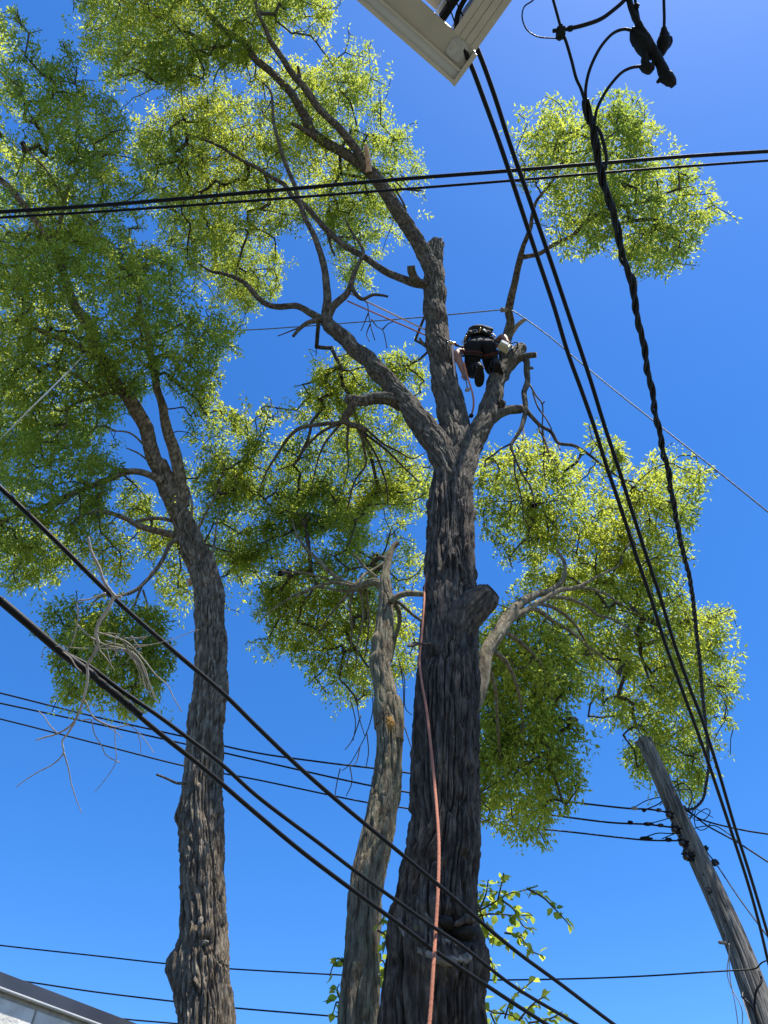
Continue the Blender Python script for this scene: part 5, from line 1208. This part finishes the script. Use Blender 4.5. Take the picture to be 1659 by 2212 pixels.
# boots: sole, upper, heel block
def boot(ank, toe, nm):
    d = (toe - ank); d.z = 0; d = d.normalized(); side = Vector((d.y, -d.x, 0)); zt_ = toe.z - 0.035
    n = 28; V = []
    for zz, sc in ((zt_ - 0.030, 0.96), (zt_ - 0.022, 1.0), (zt_, 1.0)):
        for i in range(n):
            t = 2 * math.pi * i / n; u = math.cos(t); v = math.sin(t)
            lx = 0.175 * math.copysign(abs(u) ** 0.75, u); wd = 0.068 + 0.008 * u
            q = ank + d * (0.075 + lx * sc) + side * (v * wd * sc * (0.86 if -0.5 < u < -0.05 else 1.0)); V.append((q.x, q.y, zz))
    Q = [[r * n + i, r * n + (i + 1) % n, (r + 1) * n + (i + 1) % n, (r + 1) * n + i] for r in range(2) for i in range(n)]
    c = ank + d * 0.075; V += [(c.x, c.y, zt_ - 0.030), (c.x, c.y, zt_)]
    T = [[(i + 1) % n, i, 3 * n] for i in range(n)] + [[2 * n + i, 2 * n + (i + 1) % n, 3 * n + 1] for i in range(n)]
    so = link('boot_sole', mesh_np('boot_sole', V, Q, T, False), M['boot'], person)
    for k in range(7):
        q = ank + d * (-0.055 + k * 0.042)
        frame_box('tread', Vector((q.x, q.y, zt_ - 0.034)), (d, side, Vector((0, 0, 1))), (0.022, 0.10, 0.008), M['boot'], so)
    base = Vector((0, 0, 1))
    skin_mesh('boot_upper', [(ank + Vector((0, 0, 0.10)), .058, .058), (ank, .056, .056), (ank + d * 0.02 - Vector((0, 0, 0.045)), .052, .05), (ank + d * 0.12 - Vector((0, 0, 0.06)), .048, .04), (ank + d * 0.19 - Vector((0, 0, 0.07)), .043, .03)],
              [(0, 1), (1, 2), (2, 3), (3, 4)], M['boot'], person)
boot(ankL, toeL, 'l'); boot(ankR, toeR, 'r')
# spur straps and shin plates
def ring(name, c, ax, r, thick, mat, parent, n=26, ry=None):
    ax = Vector(ax).normalized(); u = ax.orthogonal().normalized(); v = ax.cross(u)
    P = [Vector(c) + u * math.cos(2 * math.pi * i / n) * r + v * math.sin(2 * math.pi * i / n) * (ry or r) for i in range(n + 1)]
    return tube(name, np.array([p[:] for p in P]), np.full(n + 1, thick), mat, parent, 8)
for k_, a_ in ((kneeL, ankL), (kneeR, ankR)):
    dd = (a_ - k_).normalized()
    ring('spur_strap', mid(k_, a_, 0.42), dd, 0.076, 0.014, M['harness'], person)
    ring('spur_strap', mid(k_, a_, 0.84), dd, 0.068, 0.013, M['harness'], person)
    tube('spur_shank', [mid(k_, a_, 0.40) + Vector((0.075, 0, 0)), mid(k_, a_, 1.0) + Vector((0.06, 0, -0.02))], [0.012, 0.012], M['steel'], person, 6)
# harness: padded belt, bridge, leg loops, gear
hdir = (belly - pel).normalized()
bc = mid(pel, belly, 0.45) + Vector((0, -0.02, 0.02))
ex = Vector((1, 0, 0)); ey = hdir.cross(ex).normalized()
def belt_pt(t, r=1.0, up=0.0): return bc + ex * math.cos(t) * 0.195 * r + ey * math.sin(t) * 0.165 * r + hdir * up
for upv, th_ in ((-0.028, 0.026), (0.0, 0.032), (0.028, 0.026)):
    P = np.array([belt_pt(2 * math.pi * i / 40, 1.0, upv)[:] for i in range(41)])
    tube('belt', P, np.full(41, th_), M['harness'], person, 8)
for hp, kn in ((w(1.275, 5.185, 9.85), kneeL), (w(1.455, 5.185, 9.85), kneeR)):
    ring('leg_loop', mid(hp, kn, 0.30), (kn - hp), 0.125, 0.020, M['strap_red'], person)
    ring('leg_loop', mid(hp, kn, 0.38), (kn - hp), 0.120, 0.018, M['harness'], person)
for i in range(11):
    t = math.pi * (1.04 + 0.092 * i)
    c = belt_pt(t if ey.y > 0 else t, 1.16, -0.02 - 0.015 * (i % 2))
    kind = i % 4
    if kind == 0: ring('carabiner', c - Vector((0, 0, 0.03)), (0.4, 1, 0.2), 0.028, 0.0065, M['steel'], person, 16, 0.042)
    elif kind == 1: ring('carabiner', c - Vector((0, 0, 0.03)), (1, 0.5, 0), 0.026, 0.0065, M['gold'], person, 16, 0.04)
    elif kind == 2: tube('tool_handle', [c + Vector((0, 0, 0.02)), c + Vector((0.03, -0.02, -0.09))], [0.013, 0.010], M['line_white'] if i == 6 else M['harness'], person, 8)
    else: blob('pouch', c - Vector((0, -0.01, 0.02)), (0.045, 0.03, 0.05), M['harness'], person, i, 0.3)
blob('back_pad', at(1038, 716, 11.12), (0.195, 0.10, 0.085), M['harness'], person, 3.0, 0.22, 4, 2.2)
# lanyard hardware at the left hip
k2 = thing('rope_adjuster', at(976, 742, 10.95), 'orange and gold rope adjuster between the forked stem and the climber', 'adjuster')
Pn = wire_pts([(963, 734, 11.3), (972, 738, 11.05), (984, 744, 10.95), (1000, 752, 10.9)], 30); tube('chain', Pn, 0.010 + 0.005 * np.abs(np.sin(np.arange(30) * 1.1)), M['harness'], k2, 8)
blob('pulley', at(978, 742, 10.95), (0.05, 0.03, 0.025), M['gold'], k2, 2, 0.3)
ring('swivel', at(970, 738, 11.0), (0.3, 1, 0), 0.022, 0.007, M['steel'], k2, 16)
blob('cam', at(987, 746, 10.93), (0.026, 0.02, 0.018), M['strap_red'], k2, 6, 0.3)
# ------------------------------------------------------------------ the chainsaw
sc = at(1089, 750, 10.8)
saw = thing('chainsaw', sc, 'cream top handle chainsaw held over the cut limb by the climber', 'chainsaw')
sx = (Vector((0.75, 0.25, -0.35))).normalized(); sz = Vector((0.25, 0.1, 1)); sy = sz.cross(sx).normalized(); sz = sx.cross(sy)
frame_box('casing', sc, (sx, sy, sz), (0.16, 0.11, 0.13), M['saw_body'], saw, 0.022)
frame_box('side_cover', sc - sy * 0.06 - sx * 0.02, (sx, sy, sz), (0.12, 0.022, 0.09), M['plate'], saw, 0.008)
frame_box('motor_cover', sc + sz * 0.085 + sx * 0.02, (sx, sy, sz), (0.13, 0.09, 0.05), M['connector'], saw, 0.015)
Pn = catmull(np.array([(sc + sx * a + sz * b)[:] for a, b in ((-0.10, 0.06), (-0.085, 0.15), (0.0, 0.175), (0.09, 0.15), (0.11, 0.04))]), 30)
tube('handle', Pn, np.full(30, 0.017), M['connector'], saw, 10)
Pn = catmull(np.array([(sc + sx * a + sy * c_ + sz * b)[:] for a, b, c_ in ((0.06, 0.05, -0.07), (0.12, 0.12, -0.10), (0.16, 0.10, -0.04), (0.15, 0.02, 0.05))]), 30)
tube('front_guard', Pn, np.full(30, 0.009), M['connector'], saw, 8)
bd = (at(1072, 742, 10.95) - sc).normalized()
bu = bd.cross(Vector((0, 1, 0))).normalized()
frame_box('guide_bar', sc + bd * 0.17 + sz * 0.03, (bd, bu, bd.cross(bu)), (0.26, 0.055, 0.008), M['steel'], saw, 0.003)
